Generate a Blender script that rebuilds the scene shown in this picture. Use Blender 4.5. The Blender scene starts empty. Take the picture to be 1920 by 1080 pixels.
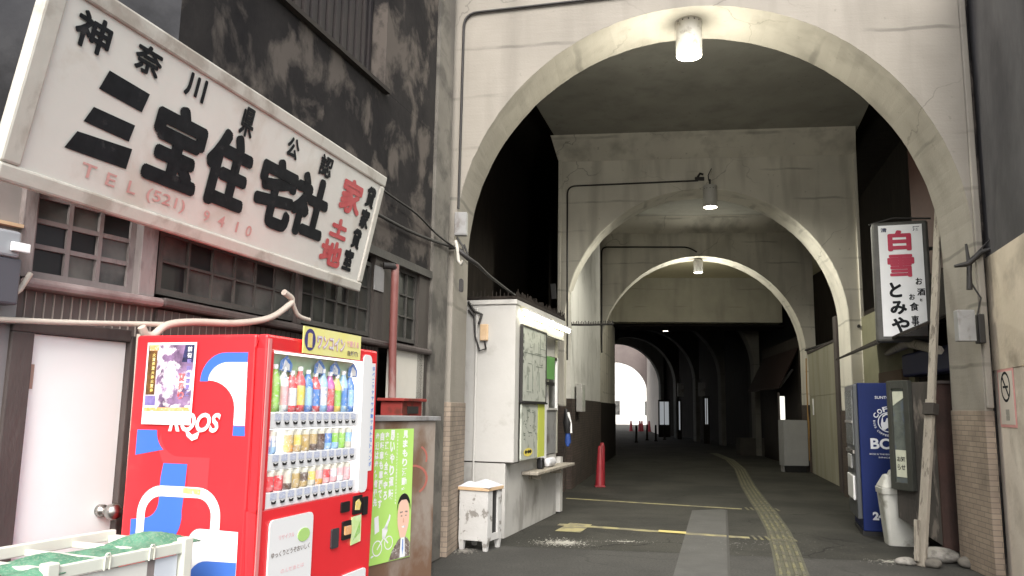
import bpy, bmesh, math, random
from mathutils import Matrix, Vector
random.seed(7)
R = math.radians
scene = bpy.context.scene
COL = scene.collection

# ---------------------------------------------------------------- camera
cam_d = bpy.data.cameras.new('camera'); cam = bpy.data.objects.new('camera', cam_d); COL.objects.link(cam)
cam_d.sensor_width = 36.0; cam_d.lens = 1500 / 1920 * 36; cam_d.clip_end = 2000; cam_d.clip_start = .05
pt, ro = math.atan(225 / 1500), 0.0165
rv = Vector((1, 0, 0)); fv = Vector((0, math.cos(pt), math.sin(pt))); uv = Vector((0, -math.sin(pt), math.cos(pt)))
rr = rv * math.cos(ro) + uv * math.sin(ro); uu = -rv * math.sin(ro) + uv * math.cos(ro)
cam.matrix_world = Matrix(((rr.x, uu.x, -fv.x, 0), (rr.y, uu.y, -fv.y, 0), (rr.z, uu.z, -fv.z, 1.5), (0, 0, 0, 1)))
scene.camera = cam

# ---------------------------------------------------------------- light
SUN_EL, SUN_AZ = 42, 182      # azimuth clockwise from +Y: behind the camera, to its right
w = bpy.data.worlds.new('World'); scene.world = w; w.use_nodes = True
nt = w.node_tree; bg = nt.nodes['Background']; sky = nt.nodes.new('ShaderNodeTexSky')
sky.sky_type = 'NISHITA'; sky.sun_disc = False; sky.sun_elevation = R(SUN_EL); sky.sun_rotation = R(SUN_AZ)
sky.dust_density = 4.0; sky.air_density = 1.0; sky.ozone_density = .6
hs = nt.nodes.new('ShaderNodeHueSaturation'); hs.inputs['Saturation'].default_value = .35
nt.links.new(sky.outputs[0], hs.inputs['Color']); nt.links.new(hs.outputs[0], bg.inputs[0]); bg.inputs[1].default_value = .15
sd = bpy.data.lights.new('sun', 'SUN'); sun = bpy.data.objects.new('sun', sd); COL.objects.link(sun)
sd.energy = 1.25; sd.angle = R(35); sd.color = (1, .96, .9)
az, el = R(SUN_AZ), R(SUN_EL)
sdir = Vector((math.sin(az) * math.cos(el), math.cos(az) * math.cos(el), math.sin(el)))
sun.rotation_euler = sdir.to_track_quat('Z', 'Y').to_euler()
scene.view_settings.view_transform = 'Standard'; scene.view_settings.look = 'None'
scene.view_settings.exposure = 1.05; scene.view_settings.gamma = 1.0
scene.cycles.max_bounces = 8; scene.cycles.diffuse_bounces = 5
scene.cycles.sample_clamp_indirect = 6

# ---------------------------------------------------------------- materials
MATS = {}
def mat(name, c, c2=None, sc=3.0, rough=.75, bump=.0, bsc=40, metal=0, stain=None, ssc=.8, sthr=.55, swid=.12, samt=.8, st=(1, 1, 1), emit=None, es=0, det=5, alpha=None, trans=0, spec=None):
    """mottled paint / plaster / wood: two tones by noise, optional stains with a shape of their own, optional bump"""
    if name in MATS: return MATS[name]
    m = bpy.data.materials.new(name); m.use_nodes = True; t = m.node_tree; N, Lk = t.nodes, t.links
    b = N['Principled BSDF']; b.inputs['Roughness'].default_value = rough; b.inputs['Metallic'].default_value = metal
    if spec is not None: b.inputs['Specular IOR Level'].default_value = spec
    if trans: b.inputs['Transmission Weight'].default_value = trans
    tc = N.new('ShaderNodeTexCoord'); mp = N.new('ShaderNodeMapping'); mp.inputs['Scale'].default_value = st
    Lk.new(tc.outputs['Object'], mp.inputs['Vector'])
    col = None
    if c2:
        n = N.new('ShaderNodeTexNoise'); n.inputs['Scale'].default_value = sc; n.inputs['Detail'].default_value = det; n.inputs['Roughness'].default_value = .65
        Lk.new(mp.outputs[0], n.inputs['Vector'])
        r_ = N.new('ShaderNodeValToRGB'); r_.color_ramp.elements[0].position = .32; r_.color_ramp.elements[1].position = .68
        r_.color_ramp.elements[0].color = (*c, 1); r_.color_ramp.elements[1].color = (*c2, 1)
        Lk.new(n.outputs[0], r_.inputs[0]); col = r_.outputs[0]
    if stain:
        n = N.new('ShaderNodeTexNoise'); n.inputs['Scale'].default_value = ssc; n.inputs['Detail'].default_value = 7; n.inputs['Roughness'].default_value = .6
        n.inputs['Distortion'].default_value = .3
        Lk.new(mp.outputs[0], n.inputs['Vector'])
        mr = N.new('ShaderNodeMapRange'); mr.inputs['From Min'].default_value = sthr - swid / 2; mr.inputs['From Max'].default_value = sthr + swid / 2
        mr.inputs['To Max'].default_value = samt
        Lk.new(n.outputs[0], mr.inputs['Value'])
        mx = N.new('ShaderNodeMix'); mx.data_type = 'RGBA'; Lk.new(mr.outputs[0], mx.inputs['Factor'])
        if col: Lk.new(col, mx.inputs['A'])
        else: mx.inputs['A'].default_value = (*c, 1)
        mx.inputs['B'].default_value = (*stain, 1); col = mx.outputs['Result']
    if col: Lk.new(col, b.inputs['Base Color'])
    else: b.inputs['Base Color'].default_value = (*c, 1)
    if bump:
        n = N.new('ShaderNodeTexNoise'); n.inputs['Scale'].default_value = bsc; n.inputs['Detail'].default_value = 6
        Lk.new(mp.outputs[0], n.inputs['Vector'])
        bp = N.new('ShaderNodeBump'); bp.inputs['Strength'].default_value = bump; bp.inputs['Distance'].default_value = .01
        Lk.new(n.outputs[0], bp.inputs['Height']); Lk.new(bp.outputs[0], b.inputs['Normal'])
    if emit: b.inputs['Emission Color'].default_value = (*emit, 1); b.inputs['Emission Strength'].default_value = es
    MATS[name] = m; return m

def concrete(name, c, c2, dark, crack=.5, board=.09, streak=.5):
    """painted board-formed concrete: horizontal form lines, hair cracks, grime streaks running down"""
    m = bpy.data.materials.new(name); m.use_nodes = True; t = m.node_tree; N, Lk = t.nodes, t.links; b = N['Principled BSDF']
    b.inputs['Roughness'].default_value = .8
    tc = N.new('ShaderNodeTexCoord')
    def noise(scale, st, det=6, dist=0):
        mp = N.new('ShaderNodeMapping'); mp.inputs['Scale'].default_value = st; Lk.new(tc.outputs['Object'], mp.inputs['Vector'])
        n = N.new('ShaderNodeTexNoise'); n.inputs['Scale'].default_value = scale; n.inputs['Detail'].default_value = det; n.inputs['Distortion'].default_value = dist
        Lk.new(mp.outputs[0], n.inputs['Vector']); return n.outputs[0]
    def rng(v, a, b_, to=1.0):
        r_ = N.new('ShaderNodeMapRange'); r_.inputs['From Min'].default_value = a; r_.inputs['From Max'].default_value = b_; r_.inputs['To Max'].default_value = to
        Lk.new(v, r_.inputs['Value']); return r_.outputs[0]
    def mix(f, a, bcol):
        x = N.new('ShaderNodeMix'); x.data_type = 'RGBA'; Lk.new(f, x.inputs['Factor'])
        if isinstance(a, tuple): x.inputs['A'].default_value = (*a, 1)
        else: Lk.new(a, x.inputs['A'])
        x.inputs['B'].default_value = (*bcol, 1); return x.outputs['Result']
    col = mix(rng(noise(1.2, (1, 1, 1)), .35, .65), c, c2)
    col = mix(rng(noise(1.1, (2.5, 2.5, .35), 8), .5, .74, streak), col, dark)
    wv = N.new('ShaderNodeTexWave'); wv.bands_direction = 'Z'; wv.inputs['Scale'].default_value = .55; wv.inputs['Distortion'].default_value = .6
    wv.inputs['Detail'].default_value = 3; wv.inputs['Detail Scale'].default_value = 2.5
    Lk.new(tc.outputs['Object'], wv.inputs['Vector'])
    br = rng(noise(.9, (1, 1, 3)), .48, .6)
    ln = rng(wv.outputs['Fac'], .982, .998, crack)
    mm = N.new('ShaderNodeMath'); mm.operation = 'MULTIPLY'; Lk.new(ln, mm.inputs[0]); Lk.new(br, mm.inputs[1])
    col = mix(mm.outputs[0], col, tuple(v * .45 for v in dark))
    col = mix(rng(noise(14, (1, 1, 1), 8), .66, .74, .45), col, dark)
    Lk.new(col, b.inputs['Base Color'])
    h = noise(3.0, (1, 1, 9), 8)
    bp = N.new('ShaderNodeBump'); bp.inputs['Strength'].default_value = board; bp.inputs['Distance'].default_value = .03
    Lk.new(h, bp.inputs['Height'])
    bp2 = N.new('ShaderNodeBump'); bp2.inputs['Strength'].default_value = .2; bp2.inputs['Distance'].default_value = .01
    Lk.new(noise(45, (1, 1, 1)), bp2.inputs['Height']); Lk.new(bp.outputs[0], bp2.inputs['Normal']); Lk.new(bp2.outputs[0], b.inputs['Normal'])
    return m

def brick(name, c, c2, mortar, bw=.16, bh=.05):
    m = bpy.data.materials.new(name); m.use_nodes = True; t = m.node_tree; N, Lk = t.nodes, t.links; b = N['Principled BSDF']
    b.inputs['Roughness'].default_value = .8
    tc = N.new('ShaderNodeTexCoord'); sp = N.new('ShaderNodeSeparateXYZ'); Lk.new(tc.outputs['Object'], sp.inputs[0])
    ad = N.new('ShaderNodeMath'); Lk.new(sp.outputs['X'], ad.inputs[0]); Lk.new(sp.outputs['Y'], ad.inputs[1])
    cb = N.new('ShaderNodeCombineXYZ'); Lk.new(ad.outputs[0], cb.inputs['X']); Lk.new(sp.outputs['Z'], cb.inputs['Y'])
    bt = N.new('ShaderNodeTexBrick'); bt.inputs['Scale'].default_value = 1; bt.inputs['Brick Width'].default_value = bw; bt.inputs['Row Height'].default_value = bh
    bt.inputs['Mortar Size'].default_value = .005; bt.inputs['Mortar Smooth'].default_value = .3
    bt.inputs['Color1'].default_value = (*c, 1); bt.inputs['Color2'].default_value = (*c2, 1); bt.inputs['Mortar'].default_value = (*mortar, 1)
    Lk.new(cb.outputs[0], bt.inputs['Vector'])
    n = N.new('ShaderNodeTexNoise'); n.inputs['Scale'].default_value = 2.2; n.inputs['Detail'].default_value = 8; Lk.new(tc.outputs['Object'], n.inputs['Vector'])
    mr = N.new('ShaderNodeMapRange'); mr.inputs['From Min'].default_value = .45; mr.inputs['From Max'].default_value = .7; mr.inputs['To Max'].default_value = .6; Lk.new(n.outputs[0], mr.inputs['Value'])
    mx = N.new('ShaderNodeMix'); mx.data_type = 'RGBA'; Lk.new(mr.outputs[0], mx.inputs['Factor']); Lk.new(bt.outputs[0], mx.inputs['A']); mx.inputs['B'].default_value = (*[v * .5 for v in mortar], 1)
    Lk.new(mx.outputs['Result'], b.inputs['Base Color'])
    bp = N.new('ShaderNodeBump'); bp.inputs['Strength'].default_value = .5; bp.inputs['Distance'].default_value = .006; bp.invert = True
    Lk.new(bt.outputs['Fac'], bp.inputs['Height']); Lk.new(bp.outputs[0], b.inputs['Normal'])
    return m

C_ARCH = concrete('arch_paint', (.31, .285, .245), (.255, .234, .20), (.16, .148, .125), streak=.6)
C_LIFT = concrete('brightened_arch_paint', (.70, .665, .59), (.60, .57, .505), (.21, .195, .17), crack=.4, streak=.6)  # paler than the front arch paint, so the dim inner arches look brighter
C_CEIL = concrete('ceiling_paint', (.36, .35, .31), (.30, .29, .255), (.12, .115, .10), crack=.3, board=.4, streak=.3)
C_BEAM = concrete('beam_paint', (.42, .40, .33), (.34, .325, .27), (.18, .17, .14), crack=.3, board=.1, streak=.4)
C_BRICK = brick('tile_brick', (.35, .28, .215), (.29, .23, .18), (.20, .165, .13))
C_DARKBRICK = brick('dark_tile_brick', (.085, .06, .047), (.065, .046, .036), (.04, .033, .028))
C_FAR = concrete('shaded_arch_paint', (.13, .125, .11), (.10, .095, .085), (.05, .047, .042), crack=.3)  # arch paint darkened, putting the far stretch's gloom into the colour
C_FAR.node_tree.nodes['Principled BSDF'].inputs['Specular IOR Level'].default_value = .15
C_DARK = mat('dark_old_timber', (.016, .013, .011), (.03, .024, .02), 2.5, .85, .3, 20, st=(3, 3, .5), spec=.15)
C_SOFT = mat('dark_plaster', (.035, .031, .028), (.055, .05, .044), 1.5, .9, .3, 20, spec=.15)
C_ASPH = mat('asphalt', (.040, .039, .036), (.082, .080, .073), 42, .82, .5, 160, stain=(.035, .034, .032), ssc=.9, sthr=.54, swid=.18, samt=.55, det=9, spec=.2)
def add_cracks(m, scale, col, width=.008, amt=.8):
    t = m.node_tree; N, Lk = t.nodes, t.links; b = N['Principled BSDF']; src = b.inputs['Base Color'].links[0].from_socket
    tc = N.new('ShaderNodeTexCoord'); n = N.new('ShaderNodeTexNoise'); n.inputs['Scale'].default_value = 2.2; n.inputs['Detail'].default_value = 6; Lk.new(tc.outputs['Object'], n.inputs['Vector'])
    mx = N.new('ShaderNodeMix'); mx.data_type = 'RGBA'; mx.blend_type = 'ADD'; mx.inputs['Factor'].default_value = .45; Lk.new(tc.outputs['Object'], mx.inputs['A']); Lk.new(n.outputs['Color'], mx.inputs['B'])
    v = N.new('ShaderNodeTexVoronoi'); v.feature = 'DISTANCE_TO_EDGE'; v.inputs['Scale'].default_value = scale; Lk.new(mx.outputs['Result'], v.inputs['Vector'])
    r_ = N.new('ShaderNodeMapRange'); r_.inputs['From Min'].default_value = width; r_.inputs['From Max'].default_value = width * .3; r_.inputs['To Max'].default_value = amt; Lk.new(v.outputs['Distance'], r_.inputs['Value'])
    n2 = N.new('ShaderNodeTexNoise'); n2.inputs['Scale'].default_value = .6; Lk.new(tc.outputs['Object'], n2.inputs['Vector'])
    r2 = N.new('ShaderNodeMapRange'); r2.inputs['From Min'].default_value = .45; r2.inputs['From Max'].default_value = .6; Lk.new(n2.outputs[0], r2.inputs['Value'])
    mu = N.new('ShaderNodeMath'); mu.operation = 'MULTIPLY'; Lk.new(r_.outputs[0], mu.inputs[0]); Lk.new(r2.outputs[0], mu.inputs[1])
    o = N.new('ShaderNodeMix'); o.data_type = 'RGBA'; Lk.new(mu.outputs[0], o.inputs['Factor']); Lk.new(src, o.inputs['A']); o.inputs['B'].default_value = (*col, 1); Lk.new(o.outputs['Result'], b.inputs['Base Color'])
add_cracks(C_ASPH, .55, (.012, .012, .011), .010)
add_cracks(C_ARCH, .45, (.10, .09, .075), .004, .5); add_cracks(C_LIFT, .45, (.10, .09, .075), .004, .5)
C_SLAB = mat('concrete_strip', (.058, .057, .053), (.082, .080, .075), 3, .8, .3, 90, stain=(.07, .068, .062), ssc=2, sthr=.58, swid=.1)
C_YEL = mat('worn_yellow_paint', (.34, .30, .14), (.26, .235, .12), 5, .75, .2, 60, stain=(.11, .10, .08), ssc=5, sthr=.52, swid=.14, samt=.75)
C_TACT = mat('worn_tactile_yellow', (.16, .15, .075), (.12, .113, .06), 6, .75, .2, 60, stain=(.075, .07, .055), ssc=3.5, sthr=.5, swid=.16, samt=.8)
C_TACTB = mat('dark_tactile_base', (.085, .082, .05), (.06, .058, .04), 6, .8, .2, 60)  # tile base set darker than its bars
C_UPPER = mat('soot_stained_render', (.016, .015, .016), (.036, .033, .032), 1.4, .9, .5, 14, stain=(.125, .108, .095), ssc=2.1, sthr=.545, swid=.1, samt=.8, det=10, spec=.1, st=(1, 1, .85))
C_POST = mat('grey_render', (.12, .11, .095), (.16, .148, .128), 2.5, .88, .4, 25, stain=(.05, .046, .04), ssc=2.2, sthr=.55, swid=.14, samt=.8)
C_MORTAR = mat('cream_mortar', (.72, .64, .545), (.78, .71, .62), 1.6, .85, .3, 20, stain=(.33, .28, .22), ssc=1.2, sthr=.56, swid=.14, samt=.6)
C_TAN = mat('tan_mortar', (.60, .52, .40), (.68, .59, .47), 1.6, .85, .3, 20, stain=(.25, .21, .16), ssc=1.2, sthr=.56, swid=.14, samt=.6)
C_FRAME = mat('faded_mauve_timber', (.20, .17, .165), (.27, .235, .225), 3, .75, .35, 30, st=(1.5, 1.5, .5), stain=(.11, .09, .085), ssc=3, sthr=.56, swid=.1)
C_BROWN = mat('brown_timber', (.055, .043, .04), (.085, .068, .063), 3, .7, .35, 30, st=(1.5, 1.5, .5))
C_CLAD = mat('brown_cladding', (.105, .082, .075), (.14, .11, .1), 3, .75, .3, 30, st=(2, 2, .4))
C_DKCLAD = mat('dark_cladding', (.045, .038, .033), (.065, .055, .047), 3, .75, .3, 30, st=(2, 2, .4))
C_DKSASH = mat('dark_sash_timber', (.05, .047, .042), (.075, .07, .062), 4, .7, .3, 30)
C_GLASS = mat('dusty_old_glass', (.05, .052, .05), (.14, .135, .125), 2.2, .32, .1, 12, stain=(.022, .022, .022), ssc=1.7, sthr=.52, swid=.1, samt=.8)
C_GLASS2 = mat('dim_old_glass', (.03, .032, .028), (.06, .062, .055), 2.2, .3, .1, 12, stain=(.014, .014, .013), ssc=2.7, sthr=.52, swid=.06, samt=.8)
C_WHITE = mat('white_door_paint', (.82, .86, .86), (.79, .83, .82), 2, .5)
C_CREAM = mat('cream_door_paint', (.70, .67, .60), (.64, .61, .54), 2, .55)
C_CREAMP = mat('cream_plastic', (.62, .56, .48), (.54, .48, .41), 4, .5, .1, 30)
C_STEEL = mat('brushed_metal', (.45, .43, .4), rough=.3, metal=1)
C_RED = mat('vending_red', (.82, .030, .040), (.78, .026, .034), 1.5, .34, .04, 3, stain=(.60, .06, .06), ssc=5, sthr=.66, swid=.1, samt=.5)
C_BLUE = mat('vending_blue', (.055, .16, .55), rough=.35)
C_VWHITE = mat('vending_white', (.85, .85, .85), rough=.35)
C_BLACK = mat('black_plastic', (.012, .012, .013), rough=.4)
C_INK = mat('black_sign_ink', (.008, .009, .011), (.018, .02, .023), 9, .7, stain=(.06, .06, .06), ssc=12, sthr=.64, swid=.08, samt=.5, spec=.15)
C_REDINK = mat('faded_red_ink', (.50, .06, .07), (.56, .12, .12), 8, .6)
C_PINKINK = mat('washed_out_red_ink', (.58, .27, .25), (.66, .40, .37), 8, .6)
C_BOARD = mat('sign_board_paint', (.74, .735, .68), (.68, .665, .61), 1.2, .6, .1, 20, stain=(.52, .46, .38), ssc=2.2, sthr=.6, swid=.14, samt=.5)
C_BOARDF = mat('sign_frame_paint', (.60, .58, .52), (.52, .50, .44), 3, .65, .2, 20, stain=(.30, .26, .215), ssc=3, sthr=.58, swid=.1, samt=.6)
C_PIPE = mat('dark_red_pipe', (.17, .055, .048), (.23, .085, .075), 3, .45, stain=(.32, .22, .2), ssc=3, sthr=.6, swid=.1, st=(1, 1, .4))
C_RUST = mat('rusty_grey_steel', (.30, .26, .22), (.24, .185, .145), 2.2, .7, .2, 40, stain=(.15, .08, .045), ssc=2.1, sthr=.46, swid=.12, samt=.92, st=(1, 1, .6))
C_GREYM = mat('grey_steel', (.22, .22, .22), (.28, .28, .275), 4, .5, stain=(.12, .1, .09), ssc=5, sthr=.6)
C_CABLE = mat('black_cable', (.022, .02, .019), rough=.6)
C_BOOTH = mat('booth_paint', (.50, .49, .465), (.45, .44, .415), 1.5, .7, .1, 30, stain=(.33, .31, .28), ssc=2.6, sthr=.62, swid=.1, samt=.6)
C_BOOTHB = mat('booth_lower_plaster', (.50, .49, .465), (.42, .41, .385), 1.6, .8, .25, 30, stain=(.22, .21, .19), ssc=2.4, sthr=.58, swid=.14, samt=.7, st=(1, 1, .6))
C_TUBE = mat('lit_tube', (1, 1, 1), emit=(1, .96, .72), es=9)
C_LENS = mat('lit_lens', (1, 1, 1), emit=(1, .98, .84), es=22)
C_LAMPW = mat('lamp_enamel', (.62, .60, .55), (.55, .53, .48), 6, .5, stain=(.3, .27, .22), ssc=8, sthr=.6)
C_LAMPG = mat('grey_lamp_enamel', (.50, .49, .47), (.42, .41, .39), 6, .5)
C_PLYRIM = mat('plywood_edge', (.55, .38, .22), (.62, .45, .29), 12, .6)
C_CLOTH = mat('grey_white_sheet', (.60, .61, .66), (.52, .53, .57), 5, .7, .2, 30)
C_PEEL = mat('peeling_white_paint', (.56, .555, .54), (.48, .475, .46), 3, .75, .3, 30, stain=(.22, .205, .185), ssc=7, sthr=.58, swid=.05, samt=.9)
C_CONE = mat('cone_red', (.34, .022, .035), (.26, .018, .026), 3, .5)
C_NAVY = mat('vending_navy', (.010, .022, .115), (.008, .018, .09), 2, .5, spec=.2)
C_BIN = mat('bin_grey_plastic', (.56, .56, .52), (.48, .48, .44), 3, .5, stain=(.2, .19, .16), ssc=4, sthr=.6)
C_OLDWOOD = mat('weathered_plank', (.24, .215, .175), (.33, .30, .25), 3, .8, .5, 30, st=(4, 4, .6), stain=(.09, .075, .06), ssc=6, sthr=.58, swid=.08)
C_DARKBOARD = mat('peeling_dark_board', (.035, .032, .029), (.07, .062, .054), 2.4, .8, .5, 25, stain=(.20, .175, .15), ssc=3, sthr=.6, swid=.08, samt=.7, st=(2, 2, .6))
C_REDBOARD = mat('dull_red_brown_board', (.055, .030, .026), (.085, .052, .044), 1.6, .8, .2, 20, stain=(.03, .024, .021), ssc=1.5, sthr=.52, swid=.2, spec=.2)
C_OLIVE = mat('olive_cream_wall', (.34, .325, .245), (.41, .39, .30), 1.2, .8, .2, 20, st=(1.4, 1.4, .25), stain=(.27, .255, .165), ssc=1.6, sthr=.55, swid=.2, samt=.7)
C_STONE = mat('pale_stone', (.30, .285, .26), (.20, .19, .17), 9, .9, .8, 45, stain=(.1, .095, .085), ssc=7, sthr=.56)
C_LIME = mat('poster_lime', (.42, .70, .14), (.45, .72, .18), 3, .5)
C_SKIN = mat('printed_skin', (.80, .52, .40), rough=.5)
C_YELP = mat('yellow_print', (.82, .68, .13), rough=.5)
C_NET = mat('green_net', (.16, .38, .25), (.07, .22, .13), 14, .85, .9, 260, stain=(.28, .38, .28), ssc=90, sthr=.55, swid=.05, samt=.6)
C_GRID = mat('off_white_plastic', (.66, .68, .60), (.60, .62, .54), 5, .5)
C_PAPER = mat('map_paper', (.50, .52, .46), (.42, .44, .39), 4, .5, stain=(.22, .24, .2), ssc=7, sthr=.57, swid=.06, samt=.8)

# ---------------------------------------------------------------- helpers
class MB:
    def __init__(s): s.v = []; s.f = []; s.fm = []; s.mats = []; s.smooth = []
    def _m(s, m):
        if m not in s.mats: s.mats.append(m)
        return s.mats.index(m)
    def add(s, vs, fs, m, sm=False):
        o = len(s.v); s.v += [tuple(p) for p in vs]; k = s._m(m)
        for f in fs: s.f.append(tuple(i + o for i in f)); s.fm.append(k); s.smooth.append(sm)
        return s
    def box(s, x0, y0, z0, x1, y1, z1, m, M=None):
        vs = [Vector(p) for p in ((x0, y0, z0), (x1, y0, z0), (x1, y1, z0), (x0, y1, z0), (x0, y0, z1), (x1, y0, z1), (x1, y1, z1), (x0, y1, z1))]
        if M: vs = [M @ v for v in vs]
        return s.add(vs, ((0, 3, 2, 1), (4, 5, 6, 7), (0, 1, 5, 4), (1, 2, 6, 5), (2, 3, 7, 6), (3, 0, 4, 7)), m)
    def prism(s, pts, y0, y1, m, mp=None):
        """polygon pts (x,z) extruded from y0 (front) to y1"""
        n = len(pts); vs = [(x, y0, z) for x, z in pts] + [(x, y1, z) for x, z in pts]
        if mp: vs = [mp(*v) for v in vs]
        fs = [tuple(range(n)), tuple(reversed(range(n, 2 * n)))] + [(i, i + n, (i + 1) % n + n, (i + 1) % n) for i in range(n)]
        return s.add(vs, fs, m)
    def sheet(s, pts, y, m, mp=None):
        vs = [(x, y, z) for x, z in pts]
        if mp: vs = [mp(*v) for v in vs]
        return s.add(vs, [tuple(range(len(pts)))], m)
    def tube(s, pts, r, m, n=8, cap=True):
        pts = [Vector(p) for p in pts]; rs = r if isinstance(r, (list, tuple)) else [r] * len(pts); vs = []; fs = []
        up = None
        for i, p in enumerate(pts):
            d = (pts[min(i + 1, len(pts) - 1)] - pts[max(i - 1, 0)]).normalized()
            if up is None: up = Vector((0, 0, 1)) if abs(d.z) < .9 else Vector((1, 0, 0))
            a = d.cross(up).normalized(); b = a.cross(d).normalized(); up = b
            for k in range(n):
                t = 2 * math.pi * k / n; vs.append(p + (a * math.cos(t) + b * math.sin(t)) * rs[i])
        for i in range(len(pts) - 1):
            for k in range(n): fs.append((i * n + k, i * n + (k + 1) % n, (i + 1) * n + (k + 1) % n, (i + 1) * n + k))
        s.add(vs, fs, m, True)
        if cap: s.add([vs[k] for k in range(n)], [tuple(range(n))], m); s.add([vs[-n + k] for k in range(n)], [tuple(reversed(range(n)))], m)
        return s
    def lathe(s, prof, m, cx=0, cy=0, n=20):
        vs = []; fs = []
        for r_, z in prof:
            for k in range(n): t = 2 * math.pi * k / n; vs.append((cx + r_ * math.cos(t), cy + r_ * math.sin(t), z))
        for i in range(len(prof) - 1):
            for k in range(n): fs.append((i * n + k, i * n + (k + 1) % n, (i + 1) * n + (k + 1) % n, (i + 1) * n + k))
        return s.add(vs, fs, m, True)
    def brush(s, body, x, z, w, h, m, y=0, fat=.02, n=12):
        """brush-thick lettering: the glyph laid down many times round a small circle"""
        s.text(body, x + fat, z + fat, w - 2 * fat, h - 2 * fat, m, y)
        for k in range(n):
            a = 6.2832 * k / n; s.text(body, x + fat + fat * math.cos(a), z + fat + fat * .9 * math.sin(a), w - 2 * fat, h - 2 * fat, m, y - .0003 * (k + 1))
        return s
    def text(s, body, x, z, w, h, m, y=0, bold=.0, shear=0, mp=None, jit=0):
        """flat lettering fitted to the box (x,z,w,h) on the plane y, read from -Y"""
        cu = bpy.data.curves.new('t', 'FONT'); cu.body = body; cu.offset = bold; cu.shear = shear; cu.resolution_u = 3; cu.fill_mode = 'FRONT'
        ob = bpy.data.objects.new('t', cu); COL.objects.link(ob); bpy.context.view_layer.update()
        dg = bpy.context.evaluated_depsgraph_get(); me = bpy.data.meshes.new_from_object(ob.evaluated_get(dg))
        if len(me.vertices):
            xs = [v.co.x for v in me.vertices]; ys = [v.co.y for v in me.vertices]
            x0, x1, y0, y1 = min(xs), max(xs), min(ys), max(ys); kx = w / max(x1 - x0, 1e-5); kz = h / max(y1 - y0, 1e-5)
            vs = [(x + (v.co.x - x0) * kx, y, z + (v.co.y - y0) * kz) for v in me.vertices]
            if mp: vs = [mp(*v) for v in vs]
            s.add(vs, [tuple(p.vertices) for p in me.polygons], m)
        COL.objects.unlink(ob); bpy.data.objects.remove(ob); bpy.data.curves.remove(cu); bpy.data.meshes.remove(me); return s
    def build(s, name, parent=None, bevel=0, loc=None, rot=None, weld=False):
        me = bpy.data.meshes.new(name); me.from_pydata([tuple(v) for v in s.v], [], s.f)
        for m in s.mats: me.materials.append(m)
        for i, p in enumerate(me.polygons): p.material_index = s.fm[i]; p.use_smooth = s.smooth[i]
        me.update()
        if bevel or weld:
            bm = bmesh.new(); bm.from_mesh(me); bmesh.ops.remove_doubles(bm, verts=bm.verts, dist=1e-5)
            bmesh.ops.recalc_face_normals(bm, faces=bm.faces); bm.to_mesh(me); bm.free()
        o = bpy.data.objects.new(name, me); COL.objects.link(o)
        if parent: o.parent = parent
        if loc: o.location = loc
        if rot: o.rotation_euler = rot
        if bevel:
            b = o.modifiers.new('bevel', 'BEVEL'); b.width = bevel; b.segments = 2; b.limit_method = 'ANGLE'; b.angle_limit = R(40)
        return o
def tag(o, label=None, cat=None, group=None, kind=None):
    if label: o['label'] = label
    if cat: o['category'] = cat
    if group: o['group'] = group
    if kind: o['kind'] = kind
    return o
def thing(name, label, cat, loc=(0, 0, 0), rz=0, rx=0, group=None):
    o = bpy.data.objects.new(name, None); COL.objects.link(o); o.location = loc; o.rotation_euler = (rx, 0, rz); o.empty_display_size = .1
    return tag(o, label, cat, group)
def copy_tree(o, parent=None):
    c = o.copy(); COL.objects.link(c); c.parent = parent
    for ch in [x for x in bpy.data.objects if x.parent == o]: copy_tree(ch, c)
    return c
def B(*a, m=None, name='part', parent=None, bevel=0, M=None): return MB().box(*a, m, M).build(name, parent, bevel)
def rrect(x0, z0, x1, z1, r, n=5):
    p = []
    for cx, cz, a in ((x1 - r, z0 + r, -90), (x1 - r, z1 - r, 0), (x0 + r, z1 - r, 90), (x0 + r, z0 + r, 180)):
        for i in range(n + 1): t = R(a + 90 * i / n); p.append((cx + r * math.cos(t), cz + r * math.sin(t)))
    return p
def arcpts(cx, cz, rx, rz, a0, a1, n=10): return [(cx + rx * math.cos(R(a0 + (a1 - a0) * i / n)), cz + rz * math.sin(R(a0 + (a1 - a0) * i / n))) for i in range(n + 1)]
def ang(dx, dy): return math.atan2(dy, dx)

# ================================================================ SETTING
# one ground sheet out to the horizon
tag(MB().add([(-700, -700, 0), (700, -700, 0), (700, 900, 0), (-700, 900, 0)], [(0, 1, 2, 3)], C_ASPH).build('ground'), kind='structure')
def path(name, pts, z, m): return tag(MB().add([(x, y, z) for x, y in pts], [tuple(range(len(pts)))], m).build(name), kind='structure')
C_PFLOOR = mat('dark_passage_paving', (.034, .033, .028), (.066, .064, .054), 38, .8, .5, 150, stain=(.018, .018, .016), ssc=.8, sthr=.5, swid=.2, samt=.6, det=9, spec=.2)
add_cracks(C_PFLOOR, .55, (.008, .008, .007), .010)
path('passage_floor', [on_xy for on_xy in ((-.66, 9.19), (4.86, 8.42), (8.2, 15.0), (9.4, 28), (10.2, 50), (10.2, 56), (2.2, 56), (2.2, 30), (.9, 15.5))], .002, C_PFLOOR)
path('concrete_strip', [(1.25, 6.6), (1.75, 6.6), (3.34, 12.65), (3.3, 12.75), (2.80, 12.55)], .004, C_SLAB)
path('slab_joint', [(1.75, 6.6), (1.775, 6.6), (3.365, 12.65), (3.34, 12.65)], .005, C_CABLE)
path('yellow_line', [(.64, 10.74), (2.89, 9.87), (2.92, 10.02), (.68, 10.90)], .0045, C_YEL)
path('yellow_line', [(.96, 13.86), (3.62, 12.76), (3.65, 12.88), (.99, 13.99)], .0045, C_YEL)
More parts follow.
